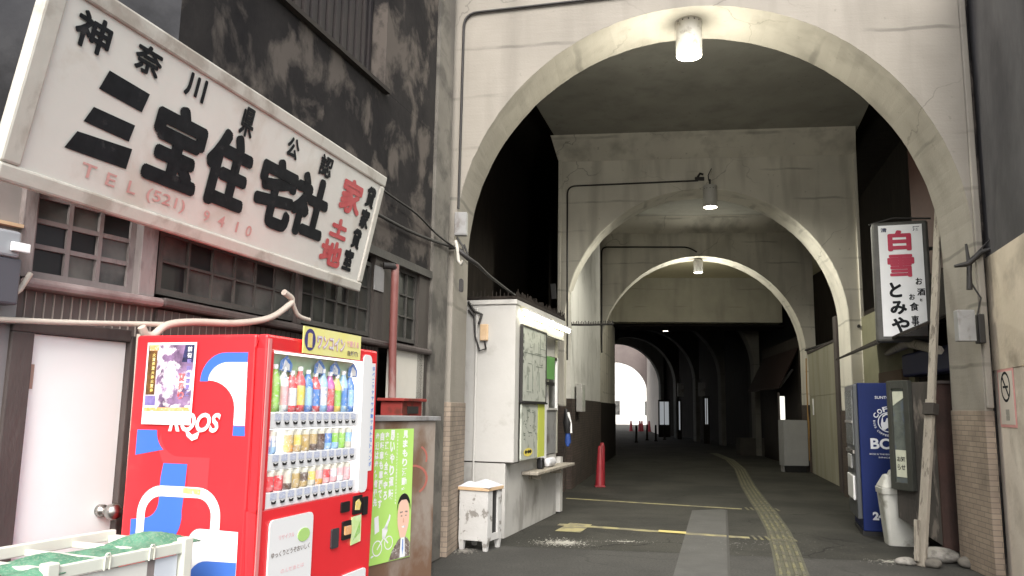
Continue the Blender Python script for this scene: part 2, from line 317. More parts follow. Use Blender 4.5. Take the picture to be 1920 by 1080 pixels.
path('yellow_patch', [(.58, 10.22), (.88, 10.12), (1.10, 10.82), (.82, 10.95)], .0085, C_YEL)
path('yellow_patch', [(1.86, 10.25), (2.18, 10.13), (2.22, 10.30), (1.90, 10.42)], .0125, mat('fresh_yellow_paint', (.55, .45, .15), (.5, .42, .15), 6, .7))
def tactile():
    """guide-bar paving: a run of tiles curving into the passage, four raised bars per tile"""
    line = [(2.1, 6.2), (2.66, 7.76), (3.05, 9.1), (3.45, 10.55), (3.92, 12.5), (4.25, 14.0), (4.9, 16.8), (5.5, 19.2), (6.1, 21.6), (6.9, 25.5), (7.4, 29.5)]
    mb = MB(); acc = []
    for i in range(len(line) - 1):
        a = Vector((*line[i], 0)); b = Vector((*line[i + 1], 0)); n = max(1, int((b - a).length / .3)); d = (b - a).normalized(); s_ = Vector((d.y, -d.x, 0))
        for k in range(n):
            p = a + (b - a) * (k / n); q = a + (b - a) * ((k + .97) / n)
            mb.add([p - s_ * .15 + Vector((0, 0, .005)), p + s_ * .15 + Vector((0, 0, .005)), q + s_ * .15 + Vector((0, 0, .005)), q - s_ * .15 + Vector((0, 0, .005))], [(0, 1, 2, 3)], C_TACTB)
            for j in range(4):
                c = (j - 1.5) * .07
                e0 = p + d * .02 + s_ * c; e1 = q - d * .02 + s_ * c
                mb.add([e0 - s_ * .017 + Vector((0, 0, .006)), e0 + s_ * .017 + Vector((0, 0, .006)), e1 + s_ * .017 + Vector((0, 0, .006)), e1 - s_ * .017 + Vector((0, 0, .006)),
                        e0 - s_ * .012 + Vector((0, 0, .014)), e0 + s_ * .012 + Vector((0, 0, .014)), e1 + s_ * .012 + Vector((0, 0, .014)), e1 - s_ * .012 + Vector((0, 0, .014))],
                       [(4, 5, 6, 7), (0, 1, 5, 4), (1, 2, 6, 5), (2, 3, 7, 6), (3, 0, 4, 7)], C_TACT)
    # short rows leading to the two yellow lines
    for (x, y) in ((2.92, 9.95), (3.68, 12.83)):
        for j in range(7):
            px, py = x + j * .075, y - j * .012
            mb.add([(px, py - .15, .006), (px + .035, py - .16, .006), (px + .075, py + .14, .006), (px + .04, py + .15, .006), (px + .006, py - .14, .013), (px + .03, py - .15, .013), (px + .07, py + .13, .013), (px + .045, py + .14, .013)],
                   [(4, 5, 6, 7), (0, 1, 5, 4), (1, 2, 6, 5), (2, 3, 7, 6), (3, 0, 4, 7)], C_TACT)
    return tag(mb.build('tactile_paving'), kind='structure')
tactile()
# white residue and grit scattered on the asphalt
def residue(name, cx, cy, rx, ry, n, m, smin=.006, smax=.035, seed=1, ax=0):
    rnd = random.Random(seed); mb = MB()
    for i in range(n):
        a = rnd.random() * 6.283; q = abs(rnd.gauss(0, .45)); lx, ly = math.cos(a) * q * rx, math.sin(a) * q * ry
        x, y = cx + lx * math.cos(ax) - ly * math.sin(ax), cy + lx * math.sin(ax) + ly * math.cos(ax)
        s_ = rnd.uniform(smin, smax) * (1.2 - min(q, 1)); k = rnd.randint(3, 5); t0 = rnd.random() * 6; el_ = rnd.uniform(.3, 1)
        mb.add([(x + s_ * math.cos(t0 + 6.283 * j / k), y + el_ * s_ * math.sin(t0 + 6.283 * j / k), .0065 + rnd.random() * .004) for j in range(k)], [tuple(range(k))], m)
    return tag(mb.build(name), kind='stuff')
C_DROP = mat('white_droppings', (.42, .41, .36), (.33, .32, .28), 20, .8)
residue('droppings', .62, 9.35, .55, .42, 900, C_DROP, seed=3, smin=.004, smax=.022)
residue('droppings', 1.35, 9.5, .5, .22, 180, C_DROP, seed=9, smin=.004, smax=.015)
residue('droppings', 3.95, 8.5, .4, .3, 320, C_DROP, seed=4, smax=.018)
residue('grit', 2.6, 9.5, 3.0, 2.6, 500, mat('pale_grit', (.2, .195, .18), rough=.9), .003, .009, seed=5)
residue('rubble', -.46, 8.72, .22, .35, 260, mat('mortar_crumbs', (.30, .28, .25), (.2, .19, .17), 20, .9), .006, .026, seed=6)

# ---------------------------------------------------------------- the arches
def arch(label, cx, cy, deg, rad, z0, wl, wr, top, dep, bh, m, mb_, open_left=False, ribs=True):
    t = thing('concrete_arch', label, 'arch', (cx, cy, 0), R(-deg), group='arches along the passage')
    b = MB(); n = 84; rj = random.Random(int(cx * 100))
    P = [(-rad, bh)] + [(rad * math.cos(math.pi - math.pi * i / n), z0 + rad * math.sin(math.pi - math.pi * i / n)) for i in range(n + 1)] + [(rad, bh)]
    vs = []; fs = []
    for y in (0, dep):
        for i, (x, z) in enumerate(P):
            j_ = rj.uniform(-.003, .003) if 1 < i < len(P) - 2 else 0
            vs.append((x * (1 + j_ / rad), y, z + j_))
        for x, z in P: vs.append((x, y, top))
    k = len(P)
    for i in range(1, k - 2):
        fs.append((i, i + 1, k + i + 1, k + i)); fs.append((2 * k + i, 3 * k + i, 3 * k + i + 1, 2 * k + i + 1))
    for i in range(k - 1): fs.append((i, 2 * k + i, 2 * k + i + 1, i + 1))
    b.add(vs, fs, m)
    for sx, x0, x1 in ((-1, -wl, -rad), (1, rad, wr)):
        xi = x1 if sx < 0 else x0; xo = x0 if sx < 0 else x1
        f = [(xo, 0, bh), (xi, 0, bh), (xi, 0, z0), (xi, 0, top), (xo, 0, top), (xo, dep, bh), (xi, dep, bh), (xi, dep, z0), (xi, dep, top), (xo, dep, top)]
        q = [(0, 1, 2, 3, 4), (9, 8, 7, 6, 5), (0, 4, 9, 5), (0, 5, 6, 1)]
        if sx > 0: q = [tuple(reversed(a)) for a in q]
        b.add(f, q, m)
    body = b.build('arch_wall', t, bevel=.018)
    if bh > 0:
        for sx, x0, x1 in ((-1, -wl - .004, -rad + .012), (1, rad - .012, wr + .004)):
            MB().box(x0, -.012, 0, x1, dep + .012, bh, mb_).build('brick_base', t, bevel=.006)
    if ribs:
        for sx, xo in ((-1, -wl), (1, wr)):
            a0, a1 = sorted((xo, xo - sx * -.0 - sx * .06))
            MB().box(a0 - .002, -.035, bh + .02, a1, .0, top - .01, m).build('edge_rib', t, bevel=.012)
    return t
A1c, A2c, A3c = (1.94, 8.02), (3.53, 14.63), (5.03, 21.1)
arch('large front arch of cream painted concrete with brown brick feet, closest of all', *A1c, 8, 2.59, 3.2, 2.77, 2.66, 7.6, .78, 1.55, C_ARCH, C_BRICK)
arch('second cream concrete arch, framed inside the front arch, medium lamp at its crown', *A2c, 8, 2.55, 3.09, 2.69, 2.81, 6.9, .75, 1.55, C_LIFT, C_DARKBRICK)
arch('third concrete arch, with the smallest hanging lamp at its crown', *A3c, 7, 2.66, 2.95, 2.70, 2.9, 6.9, .7, 1.7, C_LIFT, C_DARKBRICK, ribs=False)
far = [((5.95, 28.4), 5, 'dark flat-headed'), ((6.8, 36.0), 1, ''), ((6.72, 40.5), -1, ''), ((6.62, 44.8), -2, ''), ((6.62, 49.5), 0, '')]
flab = ['dim arch just beyond the low dark beam, fourth along the passage', 'unlit arch in the dark stretch, right edge faintly shining, fifth along the passage', 'thin shining arc in the dark, sixth arch along the passage', 'shining arc second before the daylight end, seventh arch', 'arc edged with daylight just before the lit wall, eighth arch', 'arch beside the traffic cones where daylight reaches the wall']
for ((c, dg, _), lb) in zip(far, flab):
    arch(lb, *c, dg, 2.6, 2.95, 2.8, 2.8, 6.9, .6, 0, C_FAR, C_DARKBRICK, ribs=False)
arch('last arch at the far end, open to the bright street', 8.35, 64.5, 8, 2.6, 2.7, 5.5, 5.5, 8.5, .7, 0, mat('mauve_brown_render', (.17, .14, .13), (.13, .105, .10), 1.2, .85), C_DARKBRICK, ribs=False)

# ceilings between arches, with haunches where they meet the next arch wall
def prism_xy(name, pts, z0, z1, m, kind='structure'):
    n = len(pts); vs = [(x, y, z0) for x, y in pts] + [(x, y, z1) for x, y in pts]
    return tag(MB().add(vs, [tuple(reversed(range(n))), tuple(range(n, 2 * n))] + [(i, (i + 1) % n, (i + 1) % n + n, i + n) for i in range(n)], m).build(name, weld=True), kind=kind)
def on(c, deg, x, y): a = R(-deg); return (c[0] + x * math.cos(a) - y * math.sin(a), c[1] + x * math.sin(a) + y * math.cos(a))
allA = [(A1c, 8, 2.72, 2.74, .79), (A2c, 8, 2.69, 2.81, .76), (A3c, 7, 2.7, 2.9, .71)] + [(c, d_, 2.8, 2.8, .61) for c, d_, _ in far] + [((8.35, 64.5), 8, 2.8, 2.8, .7)]
for i in range(len(allA) - 1):
    (c, d_, wl, wr, dp), (c2, d2, wl2, wr2, _) = allA[i], allA[i + 1]
    p = [on(c, d_, -wl, dp + .004), on(c, d_, wr, dp + .004), on(c2, d2, wr2, -.004), on(c2, d2, -wl2, -.004)]
    if i == 2:
        prism_xy('ceiling', [on(c, d_, -wl - 1.1, dp + .004), on(c, d_, wr + 1.1, dp + .004), (9.6, 25.4), (2.2, 26.15)], 5.80, 6.0, mat('lamplit_ceiling', (.72, .66, .46), (.64, .58, .40), 1.5, .8))  # lamp glow put into the colour: pale yellow for this lit bay
        prism_xy('ceiling', [(2.2, 26.75), (9.6, 26.0), on(c2, d2, wr2, -.004), on(c2, d2, -wl2, -.004)], 6.62, 6.88, C_FAR); continue
    if i < len(allA) - 2: prism_xy('ceiling', p, 6.62, 6.88, C_CEIL if i < 2 else C_FAR)  # no ceiling over the last bay, letting daylight brighten the far wall
    if i < 2:
        vs = []
        for y, z in ((-.004, 6.24), (-.004, 6.617), (-.48, 6.617)):
            for x in (-wl2 - .0, wr2): q = on(c2, d2, x - (.12 if y < -.1 else 0), y); vs.append((q[0], q[1], z))
        tag(MB().add(vs, [(0, 1, 5, 4), (0, 4, 2), (1, 3, 5), (2, 3, 1, 0), (4, 5, 3, 2)], C_LIFT).build('ceiling_haunch', weld=True), kind='structure')
# low beam after the third arch
c = (5.6, 25.8)
bm_ = MB().box(-3.0, 0, 4.34, 3.1, .55, 6.61, C_BEAM).build('ceiling_beam', bevel=.02, loc=(c[0], c[1], 0), rot=(0, 0, R(-6))); tag(bm_, kind='structure')
MB().box(-3.2, .56, 4.28, 3.3, 2.2, 4.34, C_DARK).build('ceiling_deck', loc=(c[0], c[1], 0), rot=(0, 0, R(-6)))['kind'] = 'structure'
# dark sides and roof added to keep daylight out, one length after another
def wall_run(pts, z0, z1, th, m, name='side_wall'):
    for i in range(len(pts) - 1):
        a, b = Vector((*pts[i], 0)), Vector((*pts[i + 1], 0)); L_ = (b - a).length
        o = MB().box(0, 0, z0, L_, th, z1, m).build(name, loc=(a.x, a.y, 0), rot=(0, 0, ang(b.x - a.x, b.y - a.y))); o['kind'] = 'structure'
left_off = [on(c, d_, -wl - 1.2, .4) for (c, d_, wl, wr, dp) in allA]; right_off = [on(c, d_, wr + 1.25, .4) for (c, d_, wl, wr, dp) in allA]
wall_run(left_off[:7], 0, 7.0, .12, C_DARK)  # left side stops short to let daylight onto the far wall
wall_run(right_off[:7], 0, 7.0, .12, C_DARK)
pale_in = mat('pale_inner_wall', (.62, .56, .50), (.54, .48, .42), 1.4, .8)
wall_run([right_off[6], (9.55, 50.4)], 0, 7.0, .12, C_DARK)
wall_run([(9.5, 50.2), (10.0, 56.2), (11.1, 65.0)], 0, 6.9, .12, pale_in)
prism_xy('roof', [(-1.1, 8.62), (5.6, 7.7), (12, 20), (14, 40), (14, 57.0), (-1, 57.0), (-1, 40), (-2, 20)], 6.9, 7.15, C_DARK)  # added light cover, ending short so daylight reaches the last bay
# unseen wall fields added beside the front arch, keeping daylight from leaking in behind
o = MB().box(-9.0, .1, 0, -2.775, .7, 7.4, C_UPPER).build('light_block_wall', loc=(*A1c, 0), rot=(0, 0, R(-8))); o['kind'] = 'structure'
o = MB().box(2.665, .1, 0, 9.0, .7, 7.4, C_UPPER).build('light_block_wall', loc=(*A1c, 0), rot=(0, 0, R(-8))); o['kind'] = 'structure'

# plaster wall between the second and third arch on the left, and panelled wall on the right
t = thing('plaster_wall', 'bright white plaster wall with dark dado between second and third arch', 'wall', (1.16, 15.45, 0), ang(1.19, 5.66))
MB().box(0, 0, 1.7, 5.75, .15, 6.6, mat('white_plaster', (.80, .79, .76), (.74, .73, .70), 1.3, .8, .2, 20, stain=(.36, .35, .32), ssc=1.2, sthr=.6, swid=.2, samt=.5)).build('upper_wall', t)
MB().box(0, -.02, 0, 5.75, .15, 1.697, C_DARKBRICK).build('dado', t)
t = thing('plaster_wall', 'dim plaster wall with black dado just beyond the third arch on the left', 'wall', (2.40, 21.83, 0), ang(1.15, 5.5))
MB().box(0, 0, 1.7, 5.6, .15, 5.78, C_LIFT).build('upper_wall', t)
MB().box(0, -.02, 0, 5.6, .15, 1.697, C_DARK).build('dado', t)
t = thing('panel_wall', 'long olive cream wall of panels behind the navy vending machine', 'wall', (6.71, 16.3, 0), ang(1.04, 4.65))
MB().box(0, -.12, 1.912, 4.75, 0, 3.0, C_OLIVE).build('upper_panel', t)
MB().box(0, -.12, 0, 4.75, 0, 1.905, C_OLIVE).build('lower_panel', t)
MB().box(-.02, -.16, 3.002, 4.8, .02, 3.05, C_BROWN).build('coping', t)
MB().box(3.86, .004, 1.45, 3.92, .03, 1.85, C_VWHITE).build('white_strip', t)
MB().tube([(4.6, .04, 2.9), (4.62, .05, 2.2), (4.58, .05, 1.2), (4.6, .05, .3)], .025, mat('amber_pipe', (.35, .2, .06), rough=.5)).build('amber_pipe', t)
tag(MB().box(-.13, -.13, 0, .13, .13, 3.4, C_BROWN).build('timber_post', loc=(6.52, 15.75, 0), rot=(0, 0, R(-10)), bevel=.008), 'dark brown square timber post at the near end of the olive panel wall', 'post')

# ================================================================ LEFT SHOP BUILDING
A0 = Vector((-3.0, 1.83, 0)); P1 = Vector((-1.886, 4.22, 0)); P2 = Vector((-.70, 8.30, 0))
rA = ang(1.114, 2.39); LA = 2.637; rB = ang(1.186, 4.08); LB = 4.249
shop = thing('shop_building', 'old two-storey timber and render shop with sooty upper wall left of the arches', 'building', tuple(P1), rB)
TB = lambda mb, name, bev=0, parent=shop: mb.build(name, parent, bev)
# wing A parts use a matrix into the shop frame
MA = Matrix.Rotation(-rB, 4, 'Z') @ Matrix.Translation(A0 - P1) @ Matrix.Rotation(rA, 4, 'Z')
mA = lambda x, y, z: tuple(MA @ Vector((x, y, z)))
def BA(mb, *a, m): return mb.box(*a, m, MA)
TB(MB().box(0, .0, 2.83, LB - .44, .3, 4.26, C_UPPER), 'upper_wall')
TB(MB().box(2.62, .0, 4.262, LB - .44, .3, 7.0, C_UPPER), 'upper_wall')
TB(MB().box(0, .25, 4.262, 2.618, .4, 7.0, C_UPPER), 'recess_wall')
mb = MB()
for i in range(44): mb.box(.02 + i * .06, .13 + (i % 2) * .015, 4.3, .06 + i * .06, .17, 6.9, mat('black_rusted_slats', (.012, .01, .012), (.03, .022, .02), 3, .7, .3, 20, st=(1, 1, .4)))
TB(mb, 'slatted_shutter')
TB(MB().box(0, -.05, 4.225, 2.64, .0, 4.262, C_SOFT), 'ledge')
TB(MB().box(LB - .44, -.03, 0, LB, .3, 7.0, C_POST), 'corner_pier', .015)
TB(BA(MB(), .6, 0, 2.62, LA, .3, 5.2, m=mat('bluish_dark_render', (.055, .055, .062), (.085, .085, .09), 1.5, .85, .3, 15, stain=(.03, .03, .033), ssc=1.6)), 'upper_wall')
# dark lining behind the openings, so the sashes sit in real depth
TB(MB().box(0, .22, 0, LB - .44, .3, 2.82, C_DARK), 'inner_wall')
TB(BA(MB(), .6, .22, 0, LA - .02, .3, 2.61, m=C_DARK), 'inner_wall')
def window(u0, u1, z0, z1, cols, rows, mf, mg, A=False, fw=.035, mw=.018, y=.03):
    M = MA if A else None
    f = MB(); f.box(u0, y, z0, u0 + fw, y + .04, z1, mf, M); f.box(u1 - fw, y, z0, u1, y + .04, z1, mf, M)
    f.box(u0 + fw, y, z0, u1 - fw, y + .04, z0 + fw, mf, M); f.box(u0 + fw, y, z1 - fw, u1 - fw, y + .04, z1, mf, M)
    w_ = (u1 - u0 - 2 * fw) / cols; h_ = (z1 - z0 - 2 * fw) / rows
    for i in range(1, cols): f.box(u0 + fw + i * w_ - mw / 2, y + .004, z0 + fw, u0 + fw + i * w_ + mw / 2, y + .034, z1 - fw, mf, M)
    for j in range(1, rows): f.box(u0 + fw, y + .006, z0 + fw + j * h_ - mw / 2, u1 - fw, y + .030, z0 + fw + j * h_ + mw / 2, mf, M)
    o = f.build('window', shop)
    g = MB()
    for i in range(cols):
        for j in range(rows):
            tl = random.uniform(-.006, .006)
            x0, x1, za, zb = u0 + fw + i * w_, u0 + fw + (i + 1) * w_, z0 + fw + j * h_, z0 + fw + (j + 1) * h_
            p = [(x0, y + .02 + tl, za), (x1, y + .02 - tl, za), (x1, y + .022 - tl, zb), (x0, y + .022 + tl, zb)]
            mm = mg if random.random() > .2 else C_BLACK
            g.add([MA @ Vector(q) for q in p] if A else p, [(0, 1, 2, 3)], mm)
    g.build('pane', o)
    return o
window(1.925, 2.50, 2.05, 2.60, 3, 4, C_FRAME, C_GLASS, A=True, mw=.022)
TB(BA(MB(), 2.50, -.02, 2.045, 2.60, .06, 2.62, m=C_FRAME), 'post', .004)
TB(BA(MB(), 1.86, -.02, 2.045, 1.925, .06, 2.62, m=C_FRAME), 'post', .004)
window(.02, 1.40, 2.075, 2.60, 6, 3, C_DKSASH, C_GLASS, mw=.016)
window(1.44, 2.58, 2.075, 2.70, 6, 3, C_DKSASH, C_GLASS2, mw=.014)
window(2.95, 3.56, 2.09, 2.76, 3, 3, C_DKSASH, C_GLASS2, mw=.014)
TB(MB().box(1.395, .0, 2.06, 1.445, .05, 2.8, C_BROWN), 'mullion')
TB(MB().box(2.585, .0, 2.06, 2.95, .05, 2.8, C_DKCLAD), 'boarding')
TB(MB().box(3.56, .0, 0, 3.81, .05, 2.8, C_DKCLAD), 'boarding')
TB(MB().box(2.56, -.012, 2.47, 2.74, -.002, 2.68, C_GREYM), 'grey_patch')
TB(MB().box(.0, -.03, 2.76, 3.81, .2, 2.83, C_DKSASH), 'lintel')
# rounded sill running the whole length
TB(BA(MB(), 1.88, -.055, 1.995, LA + .01, .06, 2.045, m=mat('worn_sill_paint', (.16, .11, .105), (.30, .24, .23), 5, .5)), 'sill', .02)
TB(MB().box(0, -.055, 2.0, 3.81, .06, 2.05, C_BROWN), 'sill', .015)
# vertical cladding under the sills, light worn grooves
C_GROOVE = mat('worn_groove', (.34, .29, .26), rough=.8)
mb = BA(MB(), 1.90, .02, 1.80, LA, .06, 1.995, m=C_CLAD)
for i in range(16): mb.box(1.93 + i * .046, .012, 1.82, 1.934 + i * .046, .021, 1.99, C_GROOVE, MA)
TB(mb, 'cladding')
mb = MB().box(0, .02, .9, 2.75, .06, 1.995, C_DKCLAD)
for i in range(45): mb.box(.02 + i * .06, .006, .9, .068 + i * .06, .021, 1.99, C_CLAD if i < 14 else C_DKCLAD)
for i in range(14): mb.box(.07 + i * .06, .004, 1.7, .074 + i * .06, .012, 1.99, C_GROOVE)
TB(mb, 'cladding')
# doorway A
TB(BA(MB(), 1.86, -.03, 0, 1.965, .08, 1.80, m=C_BROWN), 'door_jamb', .006)
TB(BA(MB(), 2.475, -.03, 0, 2.60, .08, 1.83, m=C_BROWN), 'door_jamb', .006)
TB(BA(MB(), 1.86, -.03, 1.80, 2.475, .08, 1.86, m=C_BROWN), 'door_head', .006)
d = TB(BA(MB(), 1.967, .005, .02, 2.473, .045, 1.797, m=C_WHITE), 'door')
k = MB(); kb = [(0, 0), (.022, 0), (.022, .02), (.012, .025), (.012, .045), (.026, .055), (.030, .075), (.024, .09), (0, .095)]
km = MB().lathe(kb, C_STEEL, n=18); 
kM = MA @ Matrix.Translation((2.405, .004, .975)) @ Matrix.Rotation(R(90), 4, 'X') @ Matrix.Scale(1.35, 4)
km.v = [tuple(kM @ Vector(v)) for v in km.v]; km.build('door_knob', d)
BA(MB(), 1.972, -.004, 1.55, 1.995, .004, 1.66, m=mat('old_hinge', (.35, .25, .2), rough=.5)).build('hinge', d)
# left bay beyond the door
TB(BA(MB(), .6, -.01, 0, 1.86, .2, 1.83, m=mat('mauve_grey_panel', (.19, .17, .175), (.23, .205, .21), 2, .8)), 'panel_wall')
TB(BA(MB(), .6, -.02, 1.95, 1.86, .2, 2.17, m=C_DKSASH), 'rail')
TB(BA(MB(), .6, .01, 2.17, 1.86, .2, 2.61, m=mat('grey_mauve_panel', (.24, .215, .205), (.30, .27, .26), 2, .8)), 'panel_wall')
TB(BA(MB(), .6, -.03, 2.26, 1.86, .2, 2.275, m=C_PLYRIM), 'rail')
TB(BA(MB(), .6, -.04, 1.83, 1.86, .2, 1.95, m=C_GREYM), 'rail')
# back door panel on wing B
d = TB(MB().box(2.97, .0, .02, 3.73, .04, 2.02, C_CREAM), 'door')
MB().box(2.92, -.02, 2.02, 3.78, .05, 2.06, C_BROWN).build('door_head', d)
MB().box(3.33, -.012, 1.44, 3.345, .0, 1.50, C_BLACK).build('handle', d)

# security box, left edge
t = thing('meter_box', 'dark slate box with a bright fitting on top, at the left edge by the windows', 'box', tuple(A0), rA)
MB().box(1.42, -.14, 1.90, 1.80, -.05, 2.10, mat('slate_box', (.075, .075, .09), rough=.5)).build('box_body', t, .01)
MB().box(1.60, -.15, 2.10, 1.78, -.07, 2.215, mat('pale_fitting', (.30, .31, .33), rough=.3)).build('fitting', t, .012)
MB().box(1.73, -.17, 2.125, 1.81, -.152, 2.165, C_VWHITE).build('clip', t, .004)
MB().tube([(1.82, -.06, 1.95), (1.86, -.05, 1.98), (1.90, -.05, 2.06)], .012, C_CREAMP).build('cable', t)

# downpipe with red box
t = thing('downpipe', 'dark red drainpipe running down the timber wall into a red box', 'pipe', tuple(P1), rB)
MB().tube([(2.79, -.09, 2.72), (2.80, -.09, 2.0), (2.83, -.09, 1.5), (2.84, -.09, .3)], .034, C_PIPE, 14).build('pipe', t)
MB().tube([(2.70, -.02, 2.70), (2.76, -.09, 2.70), (2.79, -.09, 2.68)], .03, C_CABLE).build('bracket', t)
MB().box(2.70, -.055, 2.02, 2.90, -.004, 2.03, C_PIPE).build('clamp', t)
o = thing('red_box', 'rusty red metal box with a lid under the dark red drainpipe', 'box', tuple(P1), rB)
mr = mat('rusty_red_paint', (.30, .035, .028), (.22, .03, .025), 6, .5, stain=(.1, .03, .02), ssc=8)
MB().box(2.50, -.33, 1.05, 2.92, -.14, 1.54, mr).build('box_body', o, .006)
MB().box(2.47, -.36, 1.54, 2.95, -.12, 1.565, mr).build('lid', o, .004)
MB().box(2.60, -.34, 1.44, 2.82, -.331, 1.50, C_CABLE).build('louvre', o)

# cables along the wall and over the pillar
def wcable(name, label, pts, r, m, fr=(P1, rB), cat='cable'):
    Mx = Matrix.Translation(fr[0]) @ Matrix.Rotation(fr[1], 4, 'Z')
    def cr(p):   # smooth
        out = []
        for i in range(len(p) - 1):
            p0, p1, p2, p3 = p[max(i - 1, 0)], p[i], p[i + 1], p[min(i + 2, len(p) - 1)]
            for k in range(5):
                t = k / 5; out.append(tuple(.5 * ((2 * b) + (c_ - a) * t + (2 * a - 5 * b + 4 * c_ - d_) * t * t + (-a + 3 * b - 3 * c_ + d_) * t ** 3) for a, b, c_, d_ in zip(p0, p1, p2, p3)))
        return out + [tuple(p[-1])]
    q = [tuple(Mx @ Vector(v)) for v in cr(pts)]
    return tag(MB().tube(q, r, m).build(name), label, cat)
wcable('hose', 'cream corrugated hose curling over the red vending machine top up to the windows', [(u, -.07, z) for u, z in [(-.176, 1.875), (-.143, 1.84), (-.086, 1.842), (.007, 1.902), (.217, 1.941), (.603, 1.976), (.934, 2.042), (1.13, 2.135), (1.202, 2.199), (1.099, 2.235)]], .021, C_CREAMP, cat='hose')
wcable('hose', 'short cream hose end drooping from the window bars', [(1.202, -.075, 2.18), (1.242, -.07, 2.138), (1.301, -.07, 2.098), (1.435, -.07, 2.087)], .016, C_CREAMP, cat='hose')
wcable('conduit', 'straight cream plastic conduit above the white door', [(.6, -.075, 1.80), (1.82, -.075, 1.841), (2.634, -.06, 1.905)], .013, C_CREAMP, fr=(A0, rA), cat='conduit')
wcable('hose', 'cream hose hanging down behind the left edge of the red vending machine', [(-.150, -.04, 1.84), (-.155, -.05, 1.6), (-.15, -.05, 1.2), (-.145, -.05, .9), (-.14, -.05, .3)], .016, C_CREAMP, cat='hose')
wcable('cable', 'upper black cable from the signboard to the front arch pillar', [(2.2, -.06, 3.34), (2.787, -.06, 3.316), (3.272, -.06, 3.297), (3.828, -.06, 3.212), (4.2, -.10, 3.16)], .010, C_CABLE)
wcable('cable', 'lower black cable from the signboard to the clamp on the pillar', [(2.3, -.05, 3.10), (3.061, -.05, 3.10), (3.6, -.06, 3.12), (4.086, -.07, 3.155), (4.4, -.12, 3.16)], .016, C_CABLE)

# ---------------------------------------------------------------- signboard
sg = thing('signboard', 'long cream painted shop signboard with bold black lettering leaning out over the windows', 'signboard', (-2.11, 3.143, 2.388), ang(.2759, .9612), rx=.2128)
SL, SH = 3.25, .944
MB().box(.05, -.0, .05, SL - .05, .04, SH - .05, C_BOARD).build('panel', sg)
f = MB(); f.box(0, -.014, 0, SL, .05, .075, C_BOARDF); f.box(0, -.014, SH - .085, SL, .05, SH, C_BOARDF); 
f.box(0, -.013, .075, .10, .05, SH - .085, C_BOARDF); f.box(SL - .07, -.013, .075, SL, .05, SH - .085, C_BOARDF); f.build('frame', sg, .012)
tx = MB(); e = -.004
for s_, b_ in (('神', (.17, .665, .20, .165)), ('奈', (.52, .70, .18, .14)), ('川', (.88, .71, .16, .13)), ('県', (1.37, .665, .13, .175)), ('公', (1.86, .69, .14, .135)), ('認', (2.27, .69, .17, .15))):
    tx.brush(s_, *b_, C_INK, y=e, fat=.006, n=8)
for q in ([(.405, .632), (.672, .622), (.652, .522), (.375, .532)], [(.375, .445), (.634, .448), (.622, .362), (.342, .365)], [(.325, .312), (.655, .335), (.650, .232), (.282, .222)]):
    tx.sheet(q[::-1], e, C_INK)
for s_, b_ in (('宝', (.74, .22, .41, .44)), ('住', (1.17, .215, .41, .455)), ('宅', (1.655, .215, .43, .45)), ('社', (2.06, .235, .45, .44))):
    tx.brush(s_, *b_, C_INK, y=e, fat=.025, n=14)
for s_, b_ in (('貸', (2.995, .645, .15, .17)), ('家', (2.985, .475, .15, .16)), ('貸', (2.935, .305, .14, .16)), ('室', (2.885, .125, .15, .17))):
    tx.brush(s_, *b_, C_INK, y=e, fat=.009, n=8)
tx.build('black_lettering', sg)
tx = MB()
for s_, b_ in (('家', (2.63, .53, .32, .26)), ('土', (2.60, .325, .25, .15)), ('地', (2.54, .115, .31, .19))): tx.brush(s_, *b_, C_REDINK, y=e, fat=.013, n=10)
tx.build('red_lettering', sg)
tx = MB()
for s_, b_ in (('T', (.40, .128, .085, .065)), ('E', (.55, .128, .06, .06)), ('L', (.69, .128, .055, .06)), ('(521)', (.82, .115, .29, .075)), ('9', (1.27, .122, .05, .062)), ('4', (1.40, .122, .06, .065)), ('1', (1.57, .122, .018, .062)), ('0', (1.67, .122, .055, .065))):
    tx.text(s_, *b_, C_PINKINK, y=e, bold=.012)
tx.build('phone_lettering', sg)
for u in (.3, 1.6, 2.9): MB().tube([(u, .02, .1), (u, .16, .05)], .015, C_CABLE).build('bracket', sg)

# ---------------------------------------------------------------- red vending machine
vm = thing('vending_machine', 'red drinks vending machine with white display window and blue and white side print', 'vending machine', (-1.16, 3.70, 0), ang(.296, .955))
VW, VD, VH = 1.12, .70, 1.82
mb = MB(); x0, x1, z0, z1 = .066, 1.04, 1.018, 1.752
mb.box(0, .02, .06, VW, VD, VH, C_RED)
mb.build('cabinet', vm, .012)
fr_ = MB(); fr_.box(0, -.04, .08, VW, .018, z0, C_RED); fr_.box(0, -.04, z1, VW, .018, VH, C_RED); fr_.box(0, -.04, z0, x0, .018, z1, C_RED); fr_.box(x1, -.04, z0, VW, .018, z1, C_RED)
fr_.build('front_door', vm, .012)
MB().box(.05, 0, 0, VW - .05, VD - .05, .06, C_BLACK).build('plinth', vm)
tr = mat('edge_highlight', (.75, .25, .25), rough=.25)  # pale strip paints the highlight along the machine's front edge
MB().box(.003, -.045, .1, .028, -.0405, VH - .02, tr).build('edge_highlight', vm)
